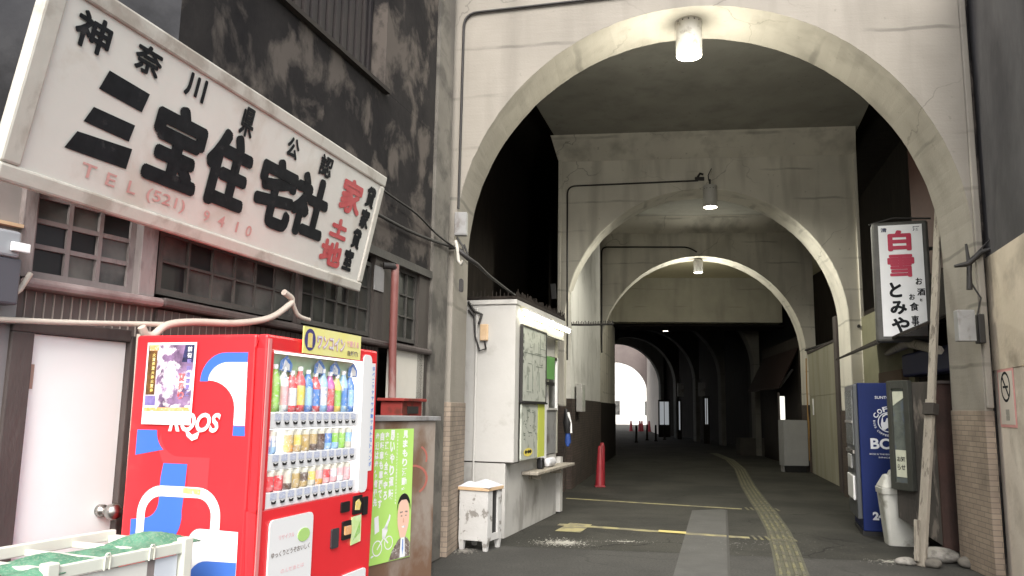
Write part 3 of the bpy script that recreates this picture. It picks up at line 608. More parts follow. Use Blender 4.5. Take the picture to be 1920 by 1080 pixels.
# display: back panel, shelves, glass
MB().box(x0, .004, z0, x1, .016, z1, mat('display_white', (.85, .86, .88), emit=(1, 1, 1), es=.8, rough=.4)).build('display_back', vm)  # emission added so the window back looks overexposed
MB().sheet([(x0 + .01, 1.63), (.90, 1.63), (.90, 1.74), (x0 + .01, 1.74)], .002, mat('display_green', (.42, .62, .36), (.60, .75, .58), 8, .5)).build('green_strip', vm)
for zs in (1.385, 1.195, 1.022):
    MB().box(x0, -.034, zs, x1 - .10, .002, zs + .075, C_VWHITE).build('shelf', vm, .004)
pal = {'g': (.28, .60, .06), 'r': (.75, .04, .05), 'b': (.05, .22, .65), 'lb': (.30, .55, .85), 'y': (.80, .62, .10), 'o': (.8, .35, .06), 'w': (.82, .82, .82), 'p': (.55, .10, .40), 'n': (.10, .05, .03), 'gd': (.48, .33, .10), 'pk': (.85, .42, .45), 't': (.62, .60, .5)}
pm = {k_: mat('print_' + k_, v_, tuple(min(1, c * .7 + .25) for c in v_), 38, .35, stain=(.7, .7, .7) if k_ != 'w' else (.3, .4, .6), ssc=60, sthr=.6, swid=.06, samt=.8) for k_, v_ in pal.items()}
def drink(u, z, h, r, cbody, clabel, bottle=True):
    if bottle:
        q = MB().lathe([(0, z), (r, z + .002), (r, z + h * .16)], pm[cbody], u, -.012, 10); q.lathe([(r * 1.01, z + h * .16), (r * 1.01, z + h * .58)], pm[clabel], u, -.012, 10)
        q.lathe([(r, z + h * .58), (r * .97, z + h * .68), (r * .45, z + h * .86), (r * .42, z + h * .9)], pm[cbody], u, -.012, 10); q.lathe([(r * .48, z + h * .9), (r * .48, z + h), (0, z + h)], pm['w'], u, -.012, 10)
    else:
        q = MB().lathe([(0, z), (r * .9, z), (r, z + .006), (r, z + h * .3)], pm[cbody], u, -.012, 10); q.lathe([(r * 1.005, z + h * .3), (r * 1.005, z + h * .75)], pm[clabel], u, -.012, 10)
        q.lathe([(r, z + h * .75), (r, z + h * .93), (r * .85, z + h), (0, z + h)], pm['t'], u, -.012, 10)
    o = q.build('drink_sample', vm); return o
top = [('g', 'g'), ('w', 'pk'), ('r', 'w'), ('r', 'y'), ('b', 'lb'), ('r', 'b'), ('lb', 'w'), ('p', 'r'), ('y', 'g'), ('lb', 'b'), ('b', 'lb')]
for i, (a, b) in enumerate(top): drink(.115 + i * .073, 1.462, .225 - .012 * (i % 3), .029, a, b)
mid = [('lb', 'w'), None, ('o', 'gd'), ('gd', 'y'), ('gd', 'gd'), ('n', 'gd'), ('n', 'n'), ('lb', 'b'), ('lb', 'g'), ('g', 'g'), ('t', 'lb')]
for i, q in enumerate(mid):
    if q: drink(.115 + i * .073, 1.272, .108, .026, q[0], q[1], False)
low = [('r', 'r'), ('r', 'r'), ('n', 't'), ('gd', 'gd'), ('gd', 'n'), ('t', 'y'), ('o', 'pk'), ('pk', 'r'), ('pk', 'w'), ('w', 'pk'), ('pk', 'pk')]
for i, q in enumerate(low): drink(.115 + i * .073, 1.099, .092, .026, q[0], q[1], False)
pr_ = mat('price_tag', (.80, .81, .84), (.34, .40, .62), 110, .5)
# loose blue/white printed promo shapes above the bottles
for u in (.19, .5, .66, .86):
    MB().prism([(u - .05, 1.66), (u + .05, 1.655), (u + .06, 1.69), (u + .01, 1.735), (u - .045, 1.705)], -.020, -.018, pm['b']).build('promo_tag', vm)
    MB().prism([(u - .03, 1.665), (u + .03, 1.662), (u + .03, 1.69), (u - .01, 1.715)], -.023, -.021, pm['w']).build('promo_tag', vm)
MB().prism([(.08, 1.225), (.12, 1.225), (.115, 1.29), (.135, 1.34), (.10, 1.37), (.085, 1.30)], -.030, -.028, pm['lb']).build('promo_tag', vm)
for r_, (zs, n_) in enumerate(((1.385, 11), (1.195, 11), (1.022, 11))):
    for i in range(n_):
        u = .125 + i * .0735
        MB().sheet([(u - .026, zs + .040), (u + .026, zs + .040), (u + .026, zs + .070), (u - .026, zs + .070)], -.0362, pr_).build('price_tag', vm)
        MB().prism([(u - .018, zs + .034), (u - .012, zs + .020), (u + .012, zs + .020), (u + .018, zs + .034), (u, zs + .027)], -.041, -.0362, C_BLACK).build('button', vm)
# white right column with printed strip
MB().prism(rrect(.935, z0, x1 + .0, 1.79, .035), -.046, -.041, C_VWHITE).build('side_column', vm)
st = MB().sheet([(1.045, 1.13), (1.092, 1.13), (1.092, 1.745), (1.045, 1.745)], -.0432, C_VWHITE)
st.build('side_strip', vm)
tx = MB()
for i in range(17): tx.text(random.choice('お得なポイントがたまるキャンペーン実施中'), 1.052, 1.70 - i * .034, .030, .026, pm['b'], y=-.0448, bold=.02)
tx.build('side_strip_text', vm)
# coin mechanism
for nm, a, m_ in (('card_reader', (.752, .930, .842, .985), C_BLACK), ('coin_panel', (.885, .905, .985, 1.005), C_BLACK), ('return_cup', (.662, .758, .735, .858), mat('dark_grey', (.045, .045, .05), rough=.4)), ('note_slot', (.775, .785, .868, .882), C_BLACK), ('lever_panel', (1.0, .89, 1.055, .99), C_BLACK)):
    MB().prism(rrect(*a, .008), -.050, -.041, m_).build(nm, vm)
MB().prism(rrect(.79, .81, .86, .855, .004), -.056, -.0505, pm['o']).build('note_sticker', vm)
MB().prism([(.90, .93), (.95, .925), (.965, .96), (.94, .985), (.905, .975)], -.0535, -.0505, pm['y']).build('coin_sticker', vm)
gs = MB().prism([(.878, .745), (.988, .752), (.985, .897), (.880, .893)], -.047, -.041, mat('lime_print', (.55, .78, .25), (.80, .9, .6), 12, .5)); gs.build('lime_notice', vm)
MB().sheet([(.89, .765), (.975, .80), (.975, .87), (.93, .81)], -.0478, pm['g']).build('lime_notice_leaf', vm)
# notice panel lower left
MB().prism(rrect(.094, .60, .47, .972, .03), -.048, -.041, C_VWHITE).build('notice_panel', vm)
tx = MB(); tx.text('リサイクル', .17, .875, .13, .022, pm['pk'], y=-.0495, bold=.01); tx.text('ゆっくりどうぞおいしく', .115, .80, .33, .026, pm['n'], y=-.0495, bold=.015)
tx.text('のんだあとは', .2, .72, .2, .02, pm['pk'], y=-.0495); tx.build('notice_text', vm)
MB().prism([(x, z) for x, z in arcpts(.385, .872, .055, .032, 0, 360, 18)[:-1]], -.0505, -.0485, mat('green_dot', (.45, .70, .22), rough=.5)).build('notice_dot', vm)
MB().prism(rrect(.80, .28, 1.06, .60, .02), -.050, -.041, C_VWHITE).build('delivery_flap', vm)
# side graphics: (s from back edge, z) on the face x=0
def sd_(x, y, z): return (-abs(y), VD - x, z)
def side(name, pts, e_, m_): 
    vs = [sd_(x, e_, z) for x, z in pts]; return MB().add(vs, [tuple(range(len(pts)))], m_).build(name, vm)
side('side_print_blue', arcpts(.52, 1.60, .135, .136, 180, 90, 10) + [(.64, 1.736), (.64, 1.69)] + arcpts(.535, 1.60, .105, .09, 90, 180, 10), .002, C_BLUE)
side('side_print_white', arcpts(.535, 1.60, .105, .09, 180, 90, 10) + [(.64, 1.69), (.647, 1.40), (.585, 1.40), (.585, 1.48)] + arcpts(.43, 1.47, .155, .135, 5, 90, 8), .002, C_VWHITE)
side('side_print_blue', [(.585, 1.397), (.647, 1.397), (.651, 1.353), (.584, 1.353)], .002, C_BLUE)
side('side_print_blue', [(.05, 1.37), (.165, 1.37)] + arcpts(.28, 1.37, .115, .115, 180, 232, 6) + [(.05, 1.25)], .002, C_BLUE)
side('side_print_blue', [(.215, 1.218), (.35, 1.218), (.345, 1.10)] + arcpts(.19, .98, .15, .15, 10, -75, 8) + [(.06, .82), (.055, .955), (.13, .965)] + arcpts(.13, 1.045, .075, .08, -90, 0, 6) + [(.205, 1.15)], .002, C_BLUE)
side('side_print_white', [(.094, .80)] + arcpts(.22, .985, .13, .13, 180, 90, 8) + arcpts(.42, .985, .13, .13, 90, 0, 8) + [(.55, .80), (.50, .80)] + arcpts(.42, .985, .08, .082, 0, 90, 8) + arcpts(.22, .985, .085, .082, 90, 180, 8) + [(.135, .80)], .004, C_VWHITE)
side('side_print_white', [(.387, .20), (.387, .86)] + arcpts(.45, .87, .063, .063, 180, 90, 6) + [(.651, .93), (.653, .80), (.56, .80), (.52, .795), (.47, .73), (.47, .20)][0:2] + [(.653, .20)], .006, C_VWHITE)
side('side_print_blue', [(.40, .30)] + arcpts(.50, .70, .1, .095, 180, 90, 6) + [(.652, .798), (.652, .30)], .008, C_BLUE)
side('side_print_light_red', [(.19, 1.36)] + arcpts(.30, 1.36, .11, .11, 180, 270, 8) + [(.47, 1.25), (.47, 1.05), (.36, 1.10), (.352, 1.22), (.21, 1.22), (.17, 1.30)], .0012, mat('vending_light_red', (.82, .048, .060), rough=.32))
side('side_tag', [(.34, 1.087), (.436, 1.083), (.436, 1.107), (.34, 1.111)], .0065, pm['y'])
tx = MB(); tx.text('ROOS', .235, 1.365, .285, .09, C_VWHITE, y=.010, bold=.035, shear=.25, mp=sd_); tx.build('side_lettering', vm)
MB().add([sd_(x, .0095, z) for x, z in [(.325, 1.385), (.37, 1.352), (.41, 1.37), (.415, 1.385), (.40, 1.335), (.37, 1.325), (.34, 1.345)]], [(0, 6, 5, 1), (1, 5, 4, 2), (2, 4, 3)], C_VWHITE).build('side_swoosh', vm)

# poster taped on its side
po = thing('poster', 'colourful poster taped high on the side of the red vending machine', 'poster', (-1.16, 3.70, 0), ang(.296, .955))
MB().add([sd_(x, .0125, z) for x, z in [(.079, 1.396), (.36, 1.396), (.362, 1.784), (.079, 1.784)]], [(0, 1, 2, 3)], mat('poster_white', (.82, .80, .80), rough=.4)).build('sheet', po)
def pp(pts, m_, e_=.0135): MB().add([sd_(x, e_, z) for x, z in pts], [tuple(range(len(pts)))], m_).build('print_area', po)
pp([(.09, 1.47), (.35, 1.47), (.35, 1.772), (.09, 1.772)], mat('poster_print_a', (.36, .22, .40), (.07, .04, .08), 13, .5, stain=(.74, .66, .74), ssc=9, sthr=.50, swid=.05, samt=1))
pp([(.09, 1.535), (.142, 1.535), (.142, 1.772), (.09, 1.772)], mat('poster_print_b', (.05, .02, .01), (.22, .10, .02), 40, .5), .0143)
pp([(.095, 1.745), (.15, 1.745), (.15, 1.772), (.095, 1.772)], pm['o'], .015)
pp([(.285, 1.69), (.35, 1.69), (.35, 1.772), (.30, 1.772)], mat('poster_print_c', (.01, .01, .03), (.05, .05, .16), 40, .5), .0143)
pp([(.09, 1.485), (.15, 1.485), (.15, 1.53), (.09, 1.53)], mat('poster_lilac', (.16, .12, .36), (.3, .25, .5), 30, .5), .0146)
pp([(.09, 1.457), (.35, 1.462), (.35, 1.478), (.09, 1.474)], pm['o'], .0146)
tx = MB()
for i in range(9): tx.text(random.choice('夏祭大会花火盆踊'), .115, 1.715 - i * .021, .019, .017, pm['y'], y=.0153, bold=.03, mp=sd_)
for i in range(8): tx.text(random.choice('国道駅前商店街夏祭'), .315, 1.74 - i * .030, .025, .024, pm['w'] if i < 2 else mat('poster_violet', (.25, .2, .5), rough=.5), y=.0153, bold=.03, mp=sd_)
for i in range(3): tx.text('夏祭り'[i], .275, 1.60 - i * .042, .035, .036, pm['r'], y=.0153, bold=.03, mp=sd_)
tx.build('lettering', po)
# yellow placard on its top edge
pl_ = thing('placard', 'yellow printed placard clipped to the top front edge of the red vending machine', 'placard', (-1.16, 3.70, 0), ang(.296, .955))
MB().box(.275, -.056, 1.752, .873, -.051, 1.886, mat('placard_yellow', (.84, .78, .22), (.86, .83, .38), 5, .45)).build('board', pl_)
tx = MB(); tx.text('ワンコイン', .40, 1.782, .29, .075, pm['p'], y=-.0588, bold=.05); tx.build('letter_outline', pl_)
tx = MB(); tx.text('ワンコイン', .406, 1.786, .28, .068, pm['w'], y=-.0595, bold=.015); tx.text('で買える', .705, 1.815, .14, .034, pm['pk'], y=-.0588, bold=.03); tx.text('自販機!', .72, 1.768, .12, .028, pm['n'], y=-.0588, bold=.03); tx.build('lettering', pl_)
MB().add([(x, -.0575, z) for x, z in arcpts(.335, 1.822, .052, .055, 0, 360, 20)[:-1]], [tuple(range(20))], mat('placard_navy', (.06, .05, .2), rough=.5)).build('emblem', pl_)
MB().add([(x, -.0583, z) for x, z in [(.312, 1.783), (.356, 1.783), (.356, 1.85), (.345, 1.856), (.325, 1.856), (.312, 1.85)]], [(0, 1, 2, 3, 4, 5)], pm['y']).build('emblem_face', pl_)

# ---------------------------------------------------------------- rusty cabinet with green poster
rc = thing('steel_cabinet', 'rust-streaked grey steel cabinet between the red vending machine and the front pillar', 'cabinet', (-.859, 5.0, 0), ang(.5, .866))
MB().box(-.06, 0, .05, .70, .38, 1.405, C_RUST).build('cabinet_body', rc, .008)
MB().box(-.08, -.02, 1.405, .73, .40, 1.435, C_GREYM).build('top_plate', rc, .004)
C_RMARK = mat('faint_red_marks', (.42, .13, .10), rough=.6)
mb = MB()
for (cx_, cz_, rx_, rz_, a0, a1) in ((.47, 1.16, .14, .09, 60, -20), (.45, 1.02, .17, .10, 95, -60), (.05, .96, .12, .22, 75, 20)):
    o_ = arcpts(cx_, cz_, rx_, rz_, a0, a1, 9); i_ = arcpts(cx_, cz_, rx_ * .86, rz_ * .86, a0, a1, 9)
    for k in range(9): mb.sheet([o_[k], o_[k + 1], i_[k + 1], i_[k]], -.0015, C_RMARK)
mb.build('graffiti', rc)
gp = thing('poster', 'lime green poster of a man in a dark suit with a white bicycle drawing', 'poster', (-.859, 5.0, 0), ang(.5, .866))
MB().box(.031, -.006, .54, .44, -.003, 1.355, C_LIME).build('sheet', gp)
MB().sheet([(.300, .545), (.306, .545), (.306, 1.35), (.300, 1.35)], -.0068, C_VWHITE)
tx = MB()
T_ = ['歩道は歩行者優先', '自転車も車両です', '交通安全を守ろう', '思いやり運転', '安心してくらせる街']
for c_, (s_, x_, h_, m_) in enumerate(((T_[0], .048, .054, .038), (T_[1], .094, .056, .040), (T_[2], .142, .058, .042), (T_[3], .195, .070, .050))):
    for i, ch in enumerate(s_[:8]):
        z_ = 1.285 - i * h_ * 1.05
        if z_ > .86: tx.text(ch, x_, z_, m_ * .95, h_ * .92, C_VWHITE, y=-.0075, bold=.05)
for i, ch in enumerate('見まもり活動実施中'): tx.text(ch, .325, 1.295 - i * .060, .052, .050, C_VWHITE, y=-.0075, bold=.04)
for i in range(22): tx.text('街の声をかたちに働く鶴見区民のみなさまとともにがんばります。'[i], .262, 1.315 - i * .0205, .014, .015, C_VWHITE, y=-.0075, bold=.03)
# bicycle and rider drawing
def ring(mb_, cx_, cz_, r0, r1, m_, y, n=18):
    for k in range(n):
        a, b = 6.2832 * k / n, 6.2832 * (k + 1) / n
        mb_.sheet([(cx_ + r0 * math.cos(a), cz_ + r0 * math.sin(a)), (cx_ + r1 * math.cos(a), cz_ + r1 * math.sin(a)), (cx_ + r1 * math.cos(b), cz_ + r1 * math.sin(b)), (cx_ + r0 * math.cos(b), cz_ + r0 * math.sin(b))], y, m_)
ring(tx, .105, .635, .040, .048, C_VWHITE, -.0075); ring(tx, .215, .655, .036, .043, C_VWHITE, -.0075)
for q in ([(.10, .63), (.165, .70), (.17, .692), (.107, .624)], [(.165, .70), (.212, .658), (.206, .65), (.16, .688)], [(.15, .69), (.145, .745), (.195, .76), (.20, .73), (.175, .685)], [(.165, .75), (.20, .80), (.215, .79), (.19, .735)], [(.20, .79), (.213, .83), (.225, .82), (.218, .785)], [(.075, .72), (.065, .82), (.105, .83), (.118, .735)], [(.06, .60), (.045, .59), (.05, .583), (.075, .592)]):
    tx.sheet(q, -.0078, C_VWHITE)
tx.build('printing', gp)
def ell(cx_, cz_, rx_, rz_, n=18): return arcpts(cx_, cz_, rx_, rz_, 0, 360, n)[:-1]
fc = MB(); fc.sheet([(.22, .545), (.435, .545), (.435, .63), (.40, .665), (.36, .68), (.31, .66), (.25, .60)], -.0082, pm['n']); fc.build('suit', gp)
fc = MB(); fc.sheet([(.33, .548), (.385, .548), (.375, .68), (.335, .675)], -.0088, C_VWHITE); fc.build('shirt', gp)
fc = MB(); fc.sheet([(.325, .67)] + [(.38, .67)] + arcpts(.355, .80, .062, .125, -50, 230, 20), -.0095, C_SKIN); fc.build('face', gp)
fc = MB(); fc.sheet(arcpts(.355, .85, .070, .095, -8, 188, 14) + [(.295, .88), (.33, .905), (.38, .905), (.415, .875)], -.0102, C_BLACK)
fc.sheet([(.318, .832), (.345, .834), (.345, .826), (.318, .822)], -.0104, pm['n']); fc.sheet([(.368, .834), (.395, .832), (.395, .822), (.368, .826)], -.0104, pm['n'])
fc.sheet([(.325, .808), (.342, .808), (.342, .802), (.325, .802)], -.0104, pm['n']); fc.sheet([(.37, .808), (.387, .808), (.387, .802), (.37, .802)], -.0104, pm['n'])
fc.sheet([(.335, .738), (.355, .728), (.378, .738), (.357, .744)], -.0104, pm['w']); fc.build('hair_and_features', gp)
fc = MB(); fc.sheet([(.352, .79), (.358, .79), (.364, .762), (.348, .762)], -.0104, mat('nose_shade_print', (.66, .36, .26), rough=.5)); fc.sheet([(.352, .66), (.362, .66), (.366, .60), (.357, .56), (.349, .60)], -.0093, pm['b']); fc.build('nose_and_tie', gp)

# ---------------------------------------------------------------- waste cage with net, bottom left
gc = thing('waste_cage', 'off-white plastic framed waste collection cage with lid bars, lower left corner', 'waste cage', (-1.567, 2.878, 0), ang(.232, .57))
GL, GD = .615, .42
C_G = C_GRID
f = MB(); f.box(0, 0, .885, GL, .022, .93, C_G); f.build('front_rail', gc, .004)
for x_, w_ in ((-.03, .05), (GL - .02, .05)):
    f = MB(); f.box(x_, -.01, 0, x_ + w_, .035, .945, C_G); f.build('post', gc, .006)
f = MB(); f.box(-.03, .035, .89, .015, GD, .925, C_G); f.build('side_rail', gc, .004)
f = MB(); f.box(GL - .02, .035, .89, GL + .025, GD, .925, C_G); f.build('side_rail', gc, .004)
f = MB(); f.box(-.03, GD, .90, GL + .025, GD + .03, .945, C_G); f.build('back_rail', gc, .004)
for xx in (.22, .43):
    f = MB(); f.box(xx - .012, .02, .9, xx + .012, GD, .925, C_G); f.build('lid_bar', gc, .004)
    ring_ = [(xx - .012, -.004, .885), (xx - .012, -.006, .93), (xx - .006, -.006, .943), (xx + .006, -.006, .943), (xx + .012, -.006, .93), (xx + .012, -.004, .885)]
    MB().tube(ring_, .004, C_G, 6).build('hinge_ring', gc)
f = MB(); f.box(.02, .014, .06, .43, .020, .88, mat('white_sheet_panel', (.66, .66, .60), (.70, .70, .66), 3, .6)); f.build('front_panel', gc)
f = MB(); f.box(.47, .014, .06, GL - .03, .020, .88, mat('clear_white_panel', (.62, .66, .72), rough=.3)); f.build('front_panel', gc)
MB().box(.431, .016, .06, .469, .03, .88, C_FRAME).build('front_panel', gc)
tx = MB(); tx.box(.36, .008, .81, .41, .013, .82, C_BLACK); tx.build('slot', gc)
def lumpy(name, label, cx_, cy_, rx_, ry_, z0_, h_, ang_, seed, m_, cat='net'):
    rnd = random.Random(seed); bm = bmesh.new(); bmesh.ops.create_grid(bm, x_segments=44, y_segments=44, size=1)
    ph = [(rnd.uniform(2, 7), rnd.uniform(2, 7), rnd.uniform(0, 6), rnd.uniform(.2, 1)) for _ in range(9)]
    for v in bm.verts:
        x, y = v.co.x, v.co.y; r_ = max(abs(x), abs(y)); w_ = sum(a[3] * math.sin(a[0] * x + a[1] * y + a[2]) for a in ph) / 5
        v.co.z = h_ * max(0, (1 - r_ ** 2)) * (.55 + .45 * w_) + rnd.uniform(-.02, .02) * h_
        v.co.x = x * rx_ * (1 + .1 * w_); v.co.y = y * ry_ * (1 + .1 * w_)
    me = bpy.data.meshes.new(name); bm.to_mesh(me); bm.free(); me.materials.append(m_)
    for p in me.polygons: p.use_smooth = True
    o = bpy.data.objects.new(name, me); COL.objects.link(o); o.location = (cx_, cy_, z0_); o.rotation_euler = (0, 0, ang_); s_ = o.modifiers.new('s', 'SOLIDIFY'); s_.thickness = .004
    return tag(o, label, cat)
rg = ang(.232, .57)
lumpy('net', 'green netting heaped over the near end of the waste cage', -1.68, 3.02, .17, .15, .905, .05, rg, 3, C_NET)
lumpy('net', 'green netting bunched at the far end of the waste cage by the red machine', -1.50, 3.46, .17, .12, .915, .06, rg, 8, C_NET)
lumpy('net', 'flat green netting sagging between the lid bars in the middle of the waste cage', -1.62, 3.25, .13, .13, .905, .03, rg, 12, C_NET)

# ================================================================ FITTINGS ON THE FRONT ARCH
def onarch(c, deg): return dict(loc=(c[0], c[1], 0), rz=R(-deg))
def conduit(label, c, deg, pts, r=.013):
    o = MB().tube(pts, r, C_CABLE, 8).build('conduit', loc=(c[0], c[1], 0), rot=(0, 0, R(-deg))); return tag(o, label, 'conduit', )
def corner(p):
    out = [p[0]]
    for i in range(1, len(p) - 1):
        a, b, c_ = Vector(p[i - 1]), Vector(p[i]), Vector(p[i + 1]); d1 = (a - b).normalized() * .16; d2 = (c_ - b).normalized() * .16
        for k in range(7): t = k / 6; out.append(tuple((b + d1) * (1 - t) ** 2 + b * 2 * t * (1 - t) + (b + d2) * t * t))
    return out + [p[-1]]
conduit('black conduit bent over the upper left corner of the front arch', A1c, 8, corner([(-2.55, -.022, 3.60), (-2.545, -.022, 5.83), (-.95, -.022, 5.93), (-.1, -.022, 6.0)]), .014)
conduit('black conduit running to the lamp across the second arch face', A2c, 8, corner([(-2.50, -.022, 2.4), (-2.515, -.022, 5.745), (-.05, -.022, 5.80)]), .016)
conduit('thin conduit across the top of the third arch', A3c, 7, corner([(-2.62, -.022, 3.0), (-2.624, -.022, 5.88), (-.3, -.022, 5.86), (-.08, -.022, 5.72)]), .02)
t = thing('junction_box', 'grey metal junction box on the left pillar of the front arch', 'junction box', (*A1c, 0), R(-8))
MB().box(-2.575, -.09, 3.30, -2.445, -.004, 3.55, C_GREYM).build('box_body', t, .006); MB().box(-2.56, -.094, 3.315, -2.46, -.0905, 3.535, C_GREYM).build('cover', t)
t = thing('cable_clamp', 'tangle of cable clamps and a porcelain hook on the left pillar', 'clamp', (*A1c, 0), R(-8))
MB().tube([(-2.66, -.05, 3.17), (-2.56, -.07, 3.17), (-2.50, -.09, 3.12), (-2.42, -.07, 3.05), (-2.36, .1, 3.02), (-2.28, .5, 2.95), (-2.1, 1.4, 2.85)], [.02, .022, .028, .026, .022, .016, .012], C_CABLE).build('clamp_body', t)
MB().tube([(-2.56, -.08, 3.24), (-2.53, -.10, 3.13), (-2.52, -.10, 3.02), (-2.49, -.10, 2.98), (-2.47, -.10, 3.02)], .02, mat('porcelain', (.45, .43, .38), rough=.4)).build('insulator', t)
MB().tube([(-2.55, -.05, 3.28), (-2.48, -.08, 3.18), (-2.46, -.08, 3.06), (-2.43, -.06, 3.1), (-2.47, -.07, 3.2)], .012, C_CABLE).build('wire_loop', t)
tag(MB().prism(rrect(-2.52, 2.70, -2.475, 2.84, .02), -.04, -.004, C_CABLE).build('hook_plate', loc=(*A1c, 0), rot=(0, 0, R(-8))), 'small black hook plate low on the left pillar', 'hook')
t = thing('junction_box', 'weathered grey box hanging on the right pillar of the front arch', 'junction box', (*A1c, 0), R(-8))
MB().box(2.36, -.10, 2.20, 2.52, .0, 2.50, C_GREYM).build('box_body', t, .008); MB().box(2.54, -.11, 2.18, 2.60, -.0, 2.46, C_CABLE).build('side_plate', t, .01)
MB().tube([(2.56, -.05, 2.46), (2.60, -.05, 2.62), (2.52, -.04, 2.78), (2.54, -.04, 2.95)], .009, C_CABLE).build('wire', t)
t = thing('cable_clamp', 'black cable clamp and taped wires on the right pillar', 'clamp', (*A1c, 0), R(-8))
MB().tube([(2.38, -.05, 2.93), (2.50, -.06, 2.95), (2.62, -.07, 3.06), (2.78, -.08, 3.12), (2.90, -.3, 3.10)], [.014, .03, .026, .02, .012], C_CABLE).build('clamp_body', t)
MB().tube([(2.50, -.05, 3.15), (2.51, -.06, 2.95), (2.50, -.06, 2.7)], [.012, .022, .03], C_CABLE).build('taped_wire', t)
MB().tube([(2.55, -.07, 3.02), (2.72, -.08, 3.2), (2.85, -.1, 3.12)], .008, C_CABLE).build('wire_loop', t)

# lamps
def lamp(label, x, y, ztop, h, r, mh, power, kind='SPOT', low=.03, grp='cylinder lamps hung from the arch crowns'):
    t = thing('hanging_lamp', label, 'lamp', (x, y, ztop - h), 0, group=grp)
    MB().lathe([(r * .94, .0), (r, .004), (r, h - .03), (r * .97, h - .005), (r * .6, h), (0, h)], mh, n=28).build('housing', t)
    MB().lathe([(r * .94, .0), (r * .93, .02), (r * .90, .05)], C_STEEL, n=28).build('rim', t)
    MB().lathe([(0, .012), (r * .5, .010), (r * .91, .018)], C_LENS, n=24).build('lens', t)
    q = MB()
    for k in range(14):
        a = 6.283 * k / 14; q.add([(r * 1.004 * math.cos(a + da), r * 1.004 * math.sin(a + da), h - .075 + dz) for da, dz in ((-.07, 0), (0, -.011), (.07, 0), (0, .011))], [(0, 1, 2, 3)], C_BLACK)
    q.build('vent_holes', t)
    MB().tube([(0, 0, h), (0, .0, h + .12)], .018, C_CABLE).build('hanger', t)
    MB().tube([(-.02, 0, h + .1), (-.06, -.12, h + .16), (-.02, -.22, h + .26)], .009, C_CABLE).build('wire', t)
    ld = bpy.data.lights.new('lamp_light', kind); ld.energy = power
    if kind == 'SPOT': ld.spot_size = R(176); ld.spot_blend = .35
    ld.color = (1, .97, .82); ld.shadow_soft_size = .24
    lo = bpy.data.objects.new('lamp_light', ld); COL.objects.link(lo); lo.parent = t; lo.location = (0, 0, -low)
    return t
lamp('big cream cylinder lamp lit under the crown of the front arch', 1.92, 8.38, 5.84, .455, .143, C_LAMPW, 85, 'POINT', .5)
lamp('medium grey cylinder lamp lit at the crown of the second arch', 3.655, 14.45, 5.66, .42, .13, C_LAMPG, 270)
lamp('small grey cylinder lamp lit at the crown of the third arch', 5.06, 21.45, 5.58, .36, .125, C_LAMPG, 48, 'POINT', .45)
lamp('tiny bright lamp dot deep in the dark of the passage', 6.0, 31.0, 4.75, .2, .12, C_LAMPG, 6)

# small camera/bracket on the second arch above its lamp
t = thing('bracket_box', 'small black bracket box above the lamp of the second arch', 'bracket', (*A2c, 0), R(-8))
MB().box(-.11, -.06, 5.80, .06, -.003, 5.86, C_CABLE).build('plate', t); MB().tube([(-.06, -.05, 5.86), (-.02, -.09, 5.92), (.04, -.08, 5.90)], .02, C_CABLE).build('arm', t)
tag(MB().box(-.05, -.08, 3.55, .05, .04, 3.85, C_BLACK).build('wall_speaker', loc=(*on(A2c, 8, -2.44, -.03), 0), rot=(R(0), R(-5), R(-8)), bevel=.01), 'black slanted box fixed low on the left of the second arch', 'speaker')

# ================================================================ TICKET BOOTH
bd = thing('ticket_booth', 'white painted ticket booth with counter and lit notice boards inside the front arch', 'booth', (-.045, 9.6, 0), ang(.731, 2.33))
BL_, BWd = 2.44, .75
MB().box(0, -.0, 0, BL_, BWd, .862, C_BOOTHB).build('lower_wall', bd, .006)
MB().box(.0, -.10, .865, .18, BWd, 2.74, C_BOOTH).build('upper_front', bd, .006)
MB().box(.18, .02, .865, BL_, BWd, 2.74, C_BOOTH).build('upper_side', bd)
MB().box(-.02, -.115, 2.74, BL_ + .02, BWd + .05, 2.80, C_BOOTH).build('cornice', bd, .008)
MB().box(-.025, -.12, 2.80, BL_ + .03, BWd + .07, 2.84, C_DARK).build('roof', bd, .006)
q = MB(); 
for i in range(60):
    u = -.04 + i * .042; q.box(u, -.115, 2.84, u + .008, -.107, 2.86 + random.random() * .07, C_DARK)
for i in range(18):
    v_ = -.11 + i * .05; q.box(-.022, v_, 2.84, -.012, v_ + .008, 2.86 + random.random() * .07, C_DARK)
q.build('roof_spikes', bd)
MB().box(-.003, -.103, .855, .2, BWd, .868, C_SOFT).build('seam', bd)
MB().tube([(-.02, BWd - .36, 0), (-.02, BWd - .36, 2.7)], .012, C_BOOTH).build('corner_bead', bd)
# frame of the notice side
MB().box(.18, -.10, 2.50, BL_, -.06, 2.62, C_BOOTH).build('fascia', bd)
MB().box(BL_ - .06, -.02, .865, BL_, .018, 2.74, mat('booth_post', (.35, .34, .28), rough=.7)).build('end_post', bd)
s_ = MB().box(.66, -.22, .675, 2.70, -.002, .715, C_OLDWOOD).build('counter', bd, .008)
MB().box(1.0, -.16, .60, 1.04, -.002, .674, C_OLDWOOD).build('counter_bracket', bd); MB().box(2.1, -.16, .60, 2.14, -.002, .674, C_OLDWOOD).build('counter_bracket', bd)
